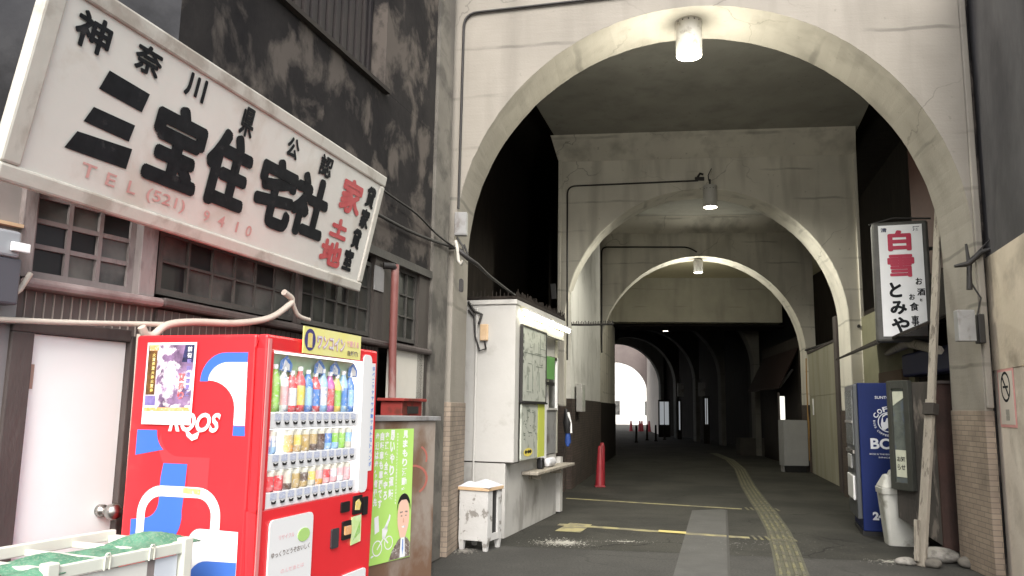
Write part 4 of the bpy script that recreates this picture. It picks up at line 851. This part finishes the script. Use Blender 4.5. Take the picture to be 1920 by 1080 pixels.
# window and sill panel
w_ = MB(); w_.box(1.84, -.03, 1.48, 1.88, .018, 2.24, C_BOOTH); w_.box(2.34, -.03, 1.48, 2.40, .018, 2.24, C_VWHITE); w_.box(1.88, -.03, 1.48, 2.34, .018, 1.51, C_BOOTH); w_.box(1.88, -.03, 2.20, 2.34, .018, 2.24, C_DARK)
w_ = w_.build('window', bd); MB().box(1.88, .0, 1.51, 2.34, .012, 2.20, C_GLASS2).build('pane', w_)
MB().box(1.84, -.012, .87, 2.38, .018, 1.475, C_GREYM).build('shutter_panel', bd, .003)
MB().box(1.355, -.014, .80, 1.83, .018, 1.81, C_VWHITE).build('white_board', bd)
# notices: separate boards fixed to it
def notice(name, label, a, m_, cat='notice board', fr=None, txt=None, mt=None):
    t = thing(name, label, cat, (-.045, 9.6, 0), ang(.731, 2.33))
    MB().box(a[0], -.125, a[1], a[2], -.105, a[3], m_).build('panel', t)
    if fr:
        f = MB(); w2 = .018
        f.box(a[0] - w2, -.135, a[1] - w2, a[0], -.1, a[3] + w2, fr); f.box(a[2], -.135, a[1] - w2, a[2] + w2, -.1, a[3] + w2, fr)
        f.box(a[0], -.135, a[1] - w2, a[2], -.1, a[1], fr); f.box(a[0], -.135, a[3], a[2], -.1, a[3] + w2, fr); f.build('frame', t)
    if txt:
        tx = MB()
        for (s2, x, z, w3, h3) in txt: tx.text(s2, x, z, w3, h3, mt or C_INK, y=-.1265, bold=.02)
        tx.build('printing', t)
    return t
rt = random.Random(4)
mt_ = mat('map_ink', (.14, .17, .14), rough=.6)
t = notice('map_board', 'tall faded route map board under the booth lights', (.22, 1.59, 1.33, 2.50), C_PAPER, fr=C_CABLE)
q = MB()
for i in range(16):
    x, z = .3 + rt.random() * .8, 1.65 + rt.random() * .75; L_ = .1 + rt.random() * .25
    if i % 2: q.box(x, -.1275, z, min(x + L_, 1.3), -.126, z + .007, mt_)
    else: q.box(x, -.1275, z, x + .012, -.126, min(z + L_, 2.45), mt_)
for i in range(5): q.box(.26, -.1275, 2.05 + i * .08, .285, -.126, 2.09 + i * .08, C_BLACK)
q.box(.23, -.1275, 2.18, 1.32, -.126, 2.186, mt_); q.build('map_lines', t)
MB().box(.24, -.15, 1.555, 1.36, -.10, 1.575, C_BLACK).build('ledge', t)
t = notice('notice_board', 'speckled grey notice board below the map with a yellow and black sticker', (.225, .88, .955, 1.545), C_PAPER)
q = MB()
for i in range(26):
    x, z = .3 + rt.random() * .55, 1.1 + rt.random() * .38; q.box(x, -.1275, z, x + .02 + rt.random() * .05, -.126, z + .012, mt_)
q.build('printing', t)
q = MB(); q.add([(x, -.1275, z) for x, z in ell(.52, .965, .2, .05)], [tuple(range(18))], C_YELP)
for cx_ in (.42, .53, .62): q.add([(x, -.1285, z) for x, z in ell(cx_, .97, .05, .022)], [tuple(range(18))], C_BLACK)
q.build('sticker', t)
C_LIM2 = mat('lime_yellow', (.55, .60, .10), rough=.5)
t = notice('banner', 'narrow lime yellow vertical strip beside the notice board', (.975, .88, 1.30, 1.56), C_LIM2, cat='banner')
t = notice('poster', 'small green poster at the top right of the booth boards', (1.37, 1.90, 1.82, 2.21), mat('deep_green', (.10, .26, .07), (.14, .36, .10), 5, .5), cat='poster')
MB().box(1.355, -.125, 1.815, 1.83, -.105, 1.86, C_BLACK).build('black_strip', t)
# fluorescent lights: two fittings
for i, (a, b, lb) in enumerate(((.16, 1.36, 'lit white fluorescent fitting over the route map, first on the booth'), (1.44, 2.5, 'lit fluorescent fitting over the booth window, second on the booth'))):
    t = thing('fluorescent_light', lb, 'light fitting', (-.045, 9.6, 0), ang(.731, 2.33), group='light fittings on the booth')
    MB().box(a, -.20, 2.675, b, -.14, 2.70, C_VWHITE).build('housing', t); MB().tube([(a + .02, -.17, 2.645), (b - .02, -.17, 2.645)], .024, C_TUBE, 10).build('tube', t)
    for u in (a + .25, b - .1): MB().tube([(u, -.13, 2.69), (u, -.02, 2.55)], .012, C_YELP).build('bracket', t)
t = thing('electric_meter', 'small cream meter with looping black wires on the booth front', 'meter', (-.045, 9.6, 0), ang(.731, 2.33))
MB().box(-.045, .24, 2.30, -.002, .34, 2.50, C_PLYRIM).build('meter_body', t, .01)
MB().tube([(-.03, .28, 2.3), (-.03, .26, 2.2), (-.03, .34, 2.18), (-.03, .40, 2.35), (-.03, .42, 2.6), (-.02, .50, 2.68)], .012, C_CABLE).build('wire', t)
MB().tube([(-.03, .36, 2.5), (-.03, .32, 2.62), (-.03, .42, 2.66), (-.03, .5, 2.78)], .016, C_CABLE).build('wire', t)
for lb, pts in (('small black pack and white bag standing on the booth counter', 0),):
    t = thing('bag', lb, 'bag', (-.045, 9.6, 0), ang(.731, 2.33)); MB().box(1.15, -.14, .716, 1.28, -.06, .86, C_BLACK).build('pack', t, .02)
    MB().box(1.5, -.15, .716, 1.9, -.05, .84, mat('white_bag', (.6, .6, .62), rough=.5)).build('white_bag', t, .05)
t = thing('blue_bag', 'black and blue bag hanging at the far end of the booth counter', 'bag', (-.045, 9.6, 0), ang(.731, 2.33))
MB().tube([(2.62, -.1, 1.5), (2.64, -.12, 1.3), (2.66, -.12, 1.15)], [.02, .07, .05], C_BLACK).build('strap_part', t); MB().tube([(2.66, -.12, 1.18), (2.68, -.12, 1.02), (2.66, -.12, .95)], [.03, .05, .02], mat('dim_blue', (.02, .06, .25), rough=.6)).build('blue_part', t)
MB().tube([(2.60, -.14, 1.45), (2.63, -.17, 1.28), (2.66, -.17, 1.15)], .02, C_VWHITE).build('white_trim', t)
tag(MB().box(2.50, -.05, .02, 2.64, .2, .80, C_BOOTH).build('standing_panel', loc=(-.045, 9.6, 0), rot=(0, 0, ang(.731, 2.33))), 'narrow pale panel standing at the far end of the booth', 'panel')

# old white box with sheet on top
sb = thing('ballot_box_stand', 'old white box on short legs with peeling paint, grey sheet on top, before the booth', 'box', (-.53, 8.86, 0), R(-24))
w0, d0 = .34, .36
MB().box(.02, .02, .13, w0 - .02, d0 - .02, .60, C_BLACK).build('inside', sb)
MB().box(0, 0, .10, w0, .022, .62, C_PEEL).build('front_face', sb, .003)
MB().box(0, .022, .10, .022, d0, .62, C_PEEL).build('left_face', sb); MB().box(.022, d0 - .022, .10, w0, d0, .62, C_PEEL).build('back_face', sb)
MB().box(w0 - .022, .022, .10, w0, .12, .62, C_PEEL).build('right_face', sb); MB().box(w0 - .022, d0 - .10, .10, w0, d0 - .022, .62, C_PEEL).build('right_face', sb)
MB().box(w0 - .02, .12, .10, w0 - .004, d0 - .10, .17, C_PEEL).build('bottom_rail', sb)
for x_, y_ in ((0, 0), (w0 - .06, 0), (0, d0 - .06), (w0 - .06, d0 - .06)):
    q = MB(); x1_, y1_ = x_ + .06, y_ + .06
    q.add([(x_ + .01, y_ + .01, 0), (x1_ - .01, y_ + .01, 0), (x1_ - .01, y1_ - .01, 0), (x_ + .01, y1_ - .01, 0), (x_, y_, .10), (x1_, y_, .10), (x1_, y1_, .10), (x_, y1_, .10)], ((0, 3, 2, 1), (0, 1, 5, 4), (1, 2, 6, 5), (2, 3, 7, 6), (3, 0, 4, 7)), C_PEEL); q.build('leg', sb)
MB().box(-.015, -.015, .62, w0 + .015, d0 + .015, .655, C_PLYRIM).build('top_board', sb, .004)
o = lumpy('sheet', 'crumpled grey-white plastic sheet lying on the old white box', 0, 0, w0 / 2 + .015, d0 / 2 + .015, .66, .10, R(-24), 21, C_CLOTH, 'sheet')
p = Matrix.Translation((-.53, 8.86, 0)) @ Matrix.Rotation(R(-24), 4, 'Z') @ Vector((w0 / 2, d0 / 2, .658)); o.location = p

# ================================================================ RIGHT SIDE
# street wall running forward from the front arch on the right
rw = thing('side_house', 'render wall right of the front arch, black upper part over tan and cream mortar', 'building', (4.625, 7.63, 0), ang(.3, 1.0))
MB().box(-1.9, -.3, 3.03, .09, -.0, 6.4, mat('dark_stained_render', (.062, .06, .064), (.105, .1, .103), 1.3, .9, .4, 14, stain=(.03, .028, .031), ssc=1.0, sthr=.52, swid=.2, samt=.8, st=(1, 1, .5))).build('upper_wall', rw)
MB().box(-1.9, -.3, 1.93, .09, .012, 3.027, C_TAN).build('middle_wall', rw)
MB().box(-1.9, -.3, 0, .09, .004, 1.93, C_MORTAR).build('lower_wall', rw)
t = thing('no_smoking_sign', 'white no smoking sticker with pink border on the right wall', 'sign', (4.625, 7.63, 0), ang(.3, 1.0))
MB().box(-.02 - .50, .006, 1.40, -.02 - .02, .010, 1.93, mat('pink_border', (.75, .36, .34), rough=.5)).build('border', t)
MB().box(-.02 - .47, .0105, 1.425, -.02 - .05, .013, 1.905, mat('sticker_white', (.66, .60, .53), rough=.5)).build('sheet', t)
q = MB()
def mirx(x): return -.28 - x
def rx_(pts, m_, y): q.add([(x, y, z) for x, z in pts], [tuple(range(len(pts)))], m_)
for k in range(20):
    a, b = 6.2832 * k / 20, 6.2832 * (k + 1) / 20; r0, r1 = .115, .14
    rx_([(-.28 + r0 * math.cos(a), 1.765 + r0 * math.sin(a)), (-.28 + r1 * math.cos(a), 1.765 + r1 * math.sin(a)), (-.28 + r1 * math.cos(b), 1.765 + r1 * math.sin(b)), (-.28 + r0 * math.cos(b), 1.765 + r0 * math.sin(b))], C_INK, .0145)
rx_([(-.37, 1.69), (-.35, 1.67), (-.19, 1.84), (-.21, 1.86)], C_INK, .0145); rx_([(-.36, 1.755), (-.36, 1.775), (-.2, 1.775), (-.2, 1.755)], C_INK, .0149)
rx_([(-.34, 1.46), (-.24, 1.46), (-.24, 1.56), (-.34, 1.56)], mat('print_grey', (.2, .19, .17), (.5, .48, .42), 60, .5), .0145)
q.build('symbol', t)

# eatery: dark front set back behind the sign
ea = thing('eatery_front', 'dark timber eatery front beyond the right pillar with a patched awning', 'shopfront', (5.25, 8.75, 0), ang(1.35, 7.0))
MB().box(-.1, -.1, 0, 7.2, 0, 3.3, C_DARK).build('front_wall', ea)
MB().box(2.6, .0, 1.9, 5.6, .05, 3.2, mat('dim_olive_board', (.17, .165, .10), (.22, .21, .14), 2, .8)).build('board', ea)
MB().box(.9, .0, 3.35, 2.4, .03, 5.6, mat('faint_red_brown_panel', (.06, .024, .018), (.08, .035, .025), 2, .8)).build('upper_panel', ea)
MB().tube([(-.1, .55, 2.2), (1.2, .5, 2.40), (2.4, .45, 2.34)], [.05, .07, .04], C_OLDWOOD, 6).build('awning_beam', ea)
q = MB(); q.add([(-.2, .8, 2.45), (4.6, .7, 2.40), (4.6, .0, 2.75), (-.2, .0, 2.8), (-.2, .8, 2.42), (4.6, .7, 2.37), (4.6, .0, 2.72), (-.2, .0, 2.77)], [(0, 1, 2, 3), (7, 6, 5, 4), (0, 4, 5, 1), (0, 3, 7, 4), (1, 5, 6, 2)], C_DARK); q.build('awning', ea)
MB().box(-.1, .1, 2.0, 2.1, .35, 2.30, mat('navy_tarpaulin', (.006, .009, .045), (.008, .012, .06), 4, .6)).build('tarpaulin', ea, .03)
MB().box(2.9, .04, 1.92, 4.2, .14, 2.15, mat('cardboard_brown', (.16, .11, .075), rough=.8)).build('box_board', ea)
# illuminated-type sign (unlit)
sn = thing('shop_sign', 'vertical white box sign with red and black lettering hanging inside the front arch', 'sign', (4.45, 9.8, 0), R(-20))
MB().box(.04, .0, 2.375, .675, .16, 3.87, mat('old_sign_case', (.055, .054, .05), (.09, .088, .08), 5, .5)).build('case', sn, .03)
MB().box(.115, -.010, 2.44, .605, .002, 3.82, mat('sign_face', (.80, .81, .83), (.74, .75, .77), 3, .45)).build('face', sn)
MB().tube([(.02, .08, 3.86), (.3, .08, 3.93), (.72, .08, 3.90)], .012, C_CABLE).build('hanger', sn); MB().box(.62, .06, 3.5, 1.0, .10, 3.54, C_CABLE).build('wall_arm', sn); MB().box(.62, .06, 2.6, 1.0, .10, 2.64, C_CABLE).build('wall_arm', sn)
C_CRIM = mat('crimson_ink', (.42, .02, .06), rough=.5)
tx = MB(); e = -.0115; tx.brush('白', .215, 3.49, .265, .265, C_CRIM, y=e, fat=.016); tx.brush('雪', .20, 3.165, .30, .285, C_CRIM, y=e, fat=.011); tx.build('red_lettering', sn)
tx = MB(); tx.brush('と', .205, 2.915, .14, .19, C_INK, y=e, fat=.009); tx.brush('み', .205, 2.705, .185, .17, C_INK, y=e, fat=.009); tx.brush('や', .21, 2.475, .20, .20, C_INK, y=e, fat=.009)
for ch, x, z, w3, h3 in (('お', .50, 3.065, .075, .085), ('酒', .51, 2.93, .09, .09), ('と', .535, 2.86, .03, .035), ('お', .42, 2.88, .065, .075), ('食', .42, 2.745, .10, .105), ('事', .43, 2.56, .085, .13)): tx.brush(ch, x, z, w3, h3, C_INK, y=e, fat=.003, n=6)
tx.build('black_lettering', sn)
tx = MB(); tx.text('清', .14, 3.735, .07, .055, mat('blue_black', (.03, .035, .08), rough=.5), y=e, bold=.03); tx.text('酒', .50, 3.735, .075, .06, MATS['blue_black'], y=e, bold=.03); tx.build('small_lettering', sn)

# navy vending machine
nv = thing('vending_machine', 'navy blue coffee vending machine standing behind the grey bin on the right', 'vending machine', (4.39, 10.27, 0), ang(math.cos(R(17.4)), -math.sin(R(17.4))))
MB().box(0.03, 0, .06, .72, 1.0, 1.89, C_NAVY).build('cabinet', nv, .01)
MB().box(.02, .02, 0, .70, .98, .06, C_BLACK).build('plinth', nv)
MB().box(-.03, .0, .2, .028, 1.0, 1.87, mat('machine_grey', (.07, .075, .08), rough=.35)).build('front_door', nv, .012)
MB().box(-.038, .06, 1.10, -.0305, .94, 1.80, mat('machine_window', (.16, .17, .18), (.4, .42, .42), 14, .15)).build('display_window', nv)
MB().box(-.05, .05, 1.0, -.0305, .95, 1.04, C_STEEL).build('trim_rail', nv); MB().box(-.05, .05, 1.38, -.0385, .95, 1.41, C_STEEL).build('trim_rail', nv)
MB().box(-.06, .1, .42, -.0305, .8, .72, C_VWHITE).build('delivery_flap', nv, .01)
MB().box(-.055, .3, .80, -.0305, .7, .98, mat('white_panel_dim', (.5, .5, .5), rough=.4)).build('coin_panel', nv, .01)
C_LOGO = mat('logo_white', (.66, .68, .72), rough=.4)
def rr_(x, y, z): return (x, y, z)
tx = MB(); e = -.004
tx.text('SUNTORY', .23, 1.69, .24, .035, C_LOGO, y=e, bold=.01); tx.text('BOSS', .155, 1.065, .44, .135, C_LOGO, y=e, bold=.03)
tx.text('BOSS IS THE BOSS OF THEM ALL', .14, .995, .46, .018, C_LOGO, y=e); tx.text('SINCE 1992', .24, .955, .26, .018, C_LOGO, y=e)
cx_, cz_, rr0 = .375, 1.40, .125
ring(tx, cx_, cz_, rr0 - .012, rr0, C_LOGO, e, 26)
for i, ch in enumerate('COFFEE'):
    a = R(150 - i * 24); x, z = cx_ + .165 * math.cos(a), cz_ + .165 * math.sin(a); rot = a - math.pi / 2
    sub = MB().text(ch, -.028, -.03, .056, .06, C_LOGO, y=0, bold=.03); vs = [(x + v[0] * math.cos(rot) - v[2] * math.sin(rot), e, z + v[0] * math.sin(rot) + v[2] * math.cos(rot)) for v in sub.v]
    tx.add(vs, sub.f, C_LOGO)
for i, ch in enumerate('BOSS COFFEE'):
    if ch == ' ': continue
    a = R(176 + i * 9); x, z = cx_ + .165 * math.cos(a), cz_ + .165 * math.sin(a); rot = a + math.pi / 2
    sub = MB().text(ch, -.010, -.012, .020, .024, C_LOGO, y=0, bold=.02); vs = [(x + v[0] * math.cos(rot) - v[2] * math.sin(rot), e, z + v[0] * math.sin(rot) + v[2] * math.cos(rot)) for v in sub.v]
    tx.add(vs, sub.f, C_LOGO)
# man with a pipe emblem, simple head profile
tx.sheet([(.30, 1.31), (.33, 1.305), (.36, 1.33), (.40, 1.325), (.43, 1.35), (.435, 1.39), (.45, 1.40), (.435, 1.42), (.43, 1.47), (.40, 1.505), (.35, 1.51), (.31, 1.48), (.295, 1.43), (.285, 1.37)], e, C_LOGO)
tx.build('logo', nv)
tx = MB(); tx.sheet([(.31, 1.46), (.35, 1.49), (.41, 1.485), (.425, 1.455), (.40, 1.46), (.355, 1.45), (.335, 1.40), (.315, 1.40)], -.005, C_NAVY); tx.sheet([(.385, 1.365), (.43, 1.36), (.43, 1.352), (.385, 1.355)], -.005, C_NAVY)
tx.sheet([(.375, 1.43), (.41, 1.43), (.41, 1.42), (.375, 1.42)], -.005, C_NAVY); tx.build('logo_detail', nv)
tx = MB(); tx.text('24', .14, .20, .14, .10, C_LOGO, y=e, bold=.05); tx.build('low_lettering', nv)

# grey waste bin with swing lid
bn = thing('waste_bin', 'pale grey plastic waste bin with domed swing lid before the navy machine', 'bin', (4.57, 9.64, 0), R(-12))
def rbox(mb_, wd, dpth, z0_, z1_, w2, d2, m_):
    a = rrect(-wd / 2, -dpth / 2, wd / 2, dpth / 2, .05, 4); b = rrect(-w2 / 2, -d2 / 2, w2 / 2, d2 / 2, .05, 4); n = len(a)
    mb_.add([(x, y, z0_) for x, y in a] + [(x, y, z1_) for x, y in b], [tuple(reversed(range(n))), tuple(range(n, 2 * n))] + [(i, (i + 1) % n, (i + 1) % n + n, i + n) for i in range(n)], m_, False)
    return mb_
rbox(MB(), .30, .28, 0, .58, .40, .36, C_BIN).build('bin_body', bn, .006)
rbox(MB(), .42, .38, .58, .65, .43, .39, C_BIN).build('rim', bn, .006)
rbox(MB(), .42, .38, .65, .80, .28, .20, C_BIN).build('lid', bn, .02)
MB().prism([(-.10, .79), (.10, .79), (.07, .85), (-.07, .85)], -.07, .07, C_BIN).build('flap', bn, .01)

# wall case: notice case in front of dark boards
wc = thing('notice_case', 'old dark framed glass notice case with papers on peeling boards, right side', 'notice case', (4.44, 9.38, 0), ang(.175, -.63))
L_ = .665
MB().box(L_ - .07, .01, 0, L_ - .01, .08, .12, C_BROWN).build('foot', wc); MB().box(.30, .02, 0, .35, .08, .12, C_BROWN).build('foot', wc)
MB().prism([(0, .34), (L_, .12), (L_, 1.86), (0, 1.86)], 0, .09, C_DARKBOARD).build('back_board', wc, .004)
f = MB(); CF = mat('grey_green_frame', (.034, .036, .031), (.05, .052, .045), 5, .6)
f.box(-.02, -.06, .66, .045, -.002, 1.88, CF); f.box(.24, -.06, .66, .32, -.002, 1.88, CF); f.box(.045, -.06, .66, .24, -.002, .74, CF); f.box(.045, -.06, 1.79, .24, -.002, 1.88, CF); f.build('case_frame', wc, .006)
pn = MB().box(.045, -.035, .74, .24, -.03, 1.79, mat('case_glass', (.06, .07, .065), (.17, .19, .17), 3, .15, stain=(.1, .12, .16), ssc=4)).build('case_glass', wc)
MB().box(.06, -.042, .80, .225, -.036, 1.10, mat('case_paper', (.62, .64, .52), (.5, .52, .42), 9, .6)).build('paper', wc); MB().prism([(.055, 1.60), (.23, 1.69), (.23, 1.76), (.055, 1.76)], -.042, -.036, MATS['case_paper']).build('paper', wc)
tx = MB(); tx.text('お知', .08, .97, .12, .06, C_INK, y=-.0435, bold=.02); tx.text('らせ', .08, .88, .12, .06, C_INK, y=-.0435, bold=.02); tx.build('paper_text', wc)
tag(MB().box(0, 0, .08, .85, .06, 1.84, C_REDBOARD).build('timber_board', loc=(4.605, 8.74, 0), rot=(0, 0, R(-6)), bevel=.004), 'dull red-brown board panel between the leaning pole and right pillar', 'panel')
tag(MB().box(0, 0, 1.84, .95, .12, 1.87, C_BROWN).build('board_capping', loc=(4.60, 8.72, 0), rot=(0, 0, R(-6))), 'dark brown capping plank on top of the red-brown board', 'plank')
# leaning pole made of two planks
pl = thing('leaning_pole', 'long weathered wooden pole leaning up past the white shop sign', 'pole', (0, 0, 0))
def plank(name, a, b, wx, wy, m_):
    a, b = Vector(a), Vector(b); d = b - a; L2 = d.length; q_ = d.to_track_quat('Z', 'Y'); M_ = Matrix.Translation(a) @ q_.to_matrix().to_4x4()
    return MB().box(-wx / 2, -wy / 2, 0, wx / 2, wy / 2, L2, m_, M_).build(name, pl, .005)
plank('lower_plank', (4.14, 8.32, 0), (4.40, 8.44, 1.66), .095, .05, C_OLDWOOD); plank('upper_plank', (4.37, 8.40, 1.50), (4.72, 8.60, 3.95), .075, .045, C_OLDWOOD)
plank('splint', (4.10, 8.31, .05), (4.13, 8.33, .45), .05, .04, C_OLDWOOD); plank('binding', (4.365, 8.40, 1.50), (4.385, 8.41, 1.62), .125, .09, C_SOFT)
def rock(label, x, y, r, sx, sy, sz, seed, m_=C_STONE, cat='stone', name='stone'):
    rnd = random.Random(seed); bm = bmesh.new(); bmesh.ops.create_icosphere(bm, subdivisions=3, radius=1)
    ph = [(Vector((rnd.uniform(-2, 2), rnd.uniform(-2, 2), rnd.uniform(-2, 2))), rnd.uniform(0, 6)) for _ in range(6)]
    for v in bm.verts:
        k_ = 1 + .09 * sum(math.sin(p_.dot(v.co) * 1.6 + o_) for p_, o_ in ph) / 2; v.co = Vector((v.co.x * sx * k_, v.co.y * sy * k_, max(v.co.z * k_, -.75) * sz)) * r
    me = bpy.data.meshes.new(name); bm.to_mesh(me); bm.free(); me.materials.append(m_)
    for p_ in me.polygons: p_.use_smooth = True
    o = bpy.data.objects.new(name, me); COL.objects.link(o); o.location = (x, y, .75 * sz * r); return tag(o, label, cat)
rock('pale stone wedged right of the pole foot, largest of three', 4.44, 8.60, .17, 1.5, .9, .5, 3)
rock('dark stone at the foot of the right pillar', 4.60, 8.28, .10, 1.1, .9, .6, 5, C_POST)
rock('small stone just beside the pole foot', 4.24, 8.28, .085, 1, 1, .6, 8, C_POST)
rock('flat pale stone chip left of the pole foot', 4.03, 8.40, .085, 1.2, 1, .5, 11)

# ================================================================ DEEPER THINGS
# red cone pair on the left
def cone(label, x, y, h, r, m_=C_CONE, grp=None):
    t = thing('traffic_cone', label, 'traffic cone', (x, y, 0), group=grp)
    MB().lathe([(r, .03), (r * .92, .05), (r * .34, h), (0, h)], m_, n=18).build('cone_body', t); MB().box(-r * 1.05, -r * 1.05, 0, r * 1.05, r * 1.05, .03, m_).build('base', t, .008)
    return t
cone('tall slim red traffic cone nearest the dark dado wall on the left', 1.78, 16.05, .79, .095)
tag(MB().lathe([(.05, 0), (.06, .02), (.055, .76), (.03, .84), (0, .84)], C_CONE, n=14).build('red_bollard', loc=(1.86, 16.35, 0)), 'slim dull red bollard right behind the tall red cone', 'bollard')
for i, (x, y) in enumerate(((8.7, 58.2), (9.3, 58.0), (9.55, 58.6), (9.9, 57.6), (10.2, 57.2))):
    cone(['far red cone alone at the left in the daylight', 'second far red cone from the left by the exit', 'middle far red cone by the exit', 'fourth far red cone from the left, half in shade', 'rightmost far red cone, dark, against the lit wall'][i], x, y, .75, .14, grp='traffic cones by the far exit')
for i, (px_, dd) in enumerate(((1194, 38), (1214, 41), (1230, 40), (1246, 42))):
    t = thing('bollard', ['dark bollard alone left of the others before the far exit', 'second dark bollard from the left before the far exit', 'third dark bollard from the left before the far exit', 'rightmost dark bollard before the far exit'][i], 'bollard', ((px_ - 960) / 1500 * dd, dd, 0), group='dark bollards before the far exit')
    MB().lathe([(.09, 0), (.09, .04), (.055, .05), (.05, .75), (.03, .79), (0, .80)], C_DARK, n=12).build('post', t)
# white box on second pier's back, cable with bunting
t = thing('wall_box', 'small white box on the dark dado wall behind the booth', 'box', (1.27, 15.9, 0), ang(1.19, 5.66)); MB().box(.05, -.14, 1.45, .62, -.022, 2.0, C_BOOTH).build('box_body', t, .01); MB().box(.15, -.145, 1.55, .5, -.1405, 1.9, C_PAPER).build('label_plate', t)
q = MB(); a, b = Vector((1.0, 15.5, 3.12)), Vector((1.98, 15.4, 3.14)); pts = [a.lerp(b, i / 12) - Vector((0, 0, .01 * math.sin(math.pi * i / 12))) for i in range(13)]; q.tube(pts, .022, C_CABLE, 6)
for i in range(30):
    p_ = a.lerp(b, i / 30); q.box(p_.x, p_.y - .01, p_.z, p_.x + .014, p_.y + .01, p_.z + .04 + .03 * random.random(), C_CABLE)
tag(q.build('bird_spike_pipe'), 'black spiked pipe crossing low in front of the white plaster wall', 'pipe')
# horizontal cable across on the right wall
tag(MB().tube([(6.2, 14.2, 3.05), (6.6, 15.6, 3.0), (6.9, 17.0, 3.02), (7.7, 20.9, 3.12)], .03, C_CABLE, 6).build('cable'), 'black cable lying along the top of the olive panel wall', 'cable')
# grey cabinet on the right
cb = thing('utility_cabinet', 'pale grey utility cabinet standing at the far end of the olive wall', 'cabinet', (7.0, 20.75, 0), R(0))
MB().box(0, 0, .16, .62, .4, 1.31, mat('cabinet_grey', (.30, .30, .30), (.25, .25, .25), 3, .6)).build('cabinet_body', cb, .01); MB().box(.05, .03, .0, .57, .36, .16, C_BLACK).build('plinth', cb)
MB().box(.02, -.006, .18, .60, -.002, 1.29, mat('cabinet_door', (.33, .33, .33), (.29, .29, .29), 3, .6)).build('door', cb); MB().box(0, .1, .0, .03, .3, .16, C_GREYM).build('foot', cb)
tag(MB().box(0, 0, 0, .85, .5, .6, C_SOFT).build('crate', loc=(8.0, 28.2, 0), bevel=.01), 'dark grey crate in the shade beyond the utility cabinet', 'crate')
# slim lit window above the cabinet and dim shopfronts further on
t = thing('lit_window', 'narrow lit window slit above the grey utility cabinet', 'window', (7.55, 22.6, 0), R(-10)); MB().box(0, 0, 1.3, .13, .03, 1.95, mat('lit_glass', (.8, .8, .75), emit=(1, 1, .92), es=.5)).build('pane', t); MB().box(-.05, .005, 1.25, 0, .05, 2.05, C_BROWN).build('frame', t)
t = thing('arcade_shop', 'dark shopfront with slanting red-brown awning above the utility cabinet', 'shopfront', (8.0, 22.4, 0), ang(.7, 5.6))
MB().box(-.3, -.1, 0, 5.2, 0, 3.6, C_DARK).build('front_wall', t); q = MB(); q.add([(-.2, .55, 2.2), (5, .55, 2.2), (5, 0, 3.3), (-.2, 0, 3.3), (-.2, .55, 2.15), (5, .55, 2.15), (5, 0, 3.25), (-.2, 0, 3.25)], [(0, 1, 2, 3), (7, 6, 5, 4), (0, 4, 5, 1), (0, 3, 7, 4)], mat('blackened_red_awning', (.012, .006, .005), (.016, .009, .008), 2, .8, spec=.1)); q.build('awning', t)
MB().tube([(.0, .5, 2.2), (.4, .05, 2.7)], .04, C_GREYM).build('awning_strut', t)
lit = mat('dim_lit_glass', (.7, .72, .75), emit=(.9, .95, 1), es=.14)
for lb, x, y, w3, z0_, z1_, cols in (('tall dim lit door of narrow panes in the dark stretch', 8.55, 46.3, .55, .7, 2.0, 2), ('lower dim lit window slit right of the lit door', 9.0, 43.2, .10, .5, 2.0, 1), ('slim lit slit on the right of the dark stretch', 9.15, 38.0, .16, .9, 2.1, 2)):
    t = thing('lit_shop_window', lb, 'window', (x, y, 0), R(-5)); f = MB()
    for i in range(cols): f.box(i * w3 / cols + .02, 0, z0_, (i + 1) * w3 / cols - .02, .02, z1_, lit)
    f.build('pane', t); MB().box(-.06, .022, 0, w3 + .06, .1, z1_ + .1, C_DARK).build('frame', t)
for lb, x, y in (('first small white hanging sign in the far dark', 8.3, 40.0), ('second small grey hanging sign in the far dark', 9.0, 38.5)):
    t = thing('hanging_sign', lb, 'sign', (x, y, 0)); MB().box(0, 0, 2.2, .3, .06, 2.85, C_GREYM).build('panel', t); MB().tube([(.15, .03, 2.85), (.15, .03, 3.1)], .015, C_CABLE).build('rod', t)
# far street: pale building opposite the exit
t = thing('pale_building', 'pale sunlit building across the street at the far end of the passage', 'building', (0, 84, 0), 0)
MB().box(-14, 0, 0, 34, 8, 14, mat('sunlit_render', (.72, .70, .66), (.66, .64, .6), .5, .8)).build('wall', t)
for i in range(10): MB().box(-10 + i * 4, -.04, 1.0, -8.6 + i * 4, -.003, 2.4, C_GLASS).build('window', t)
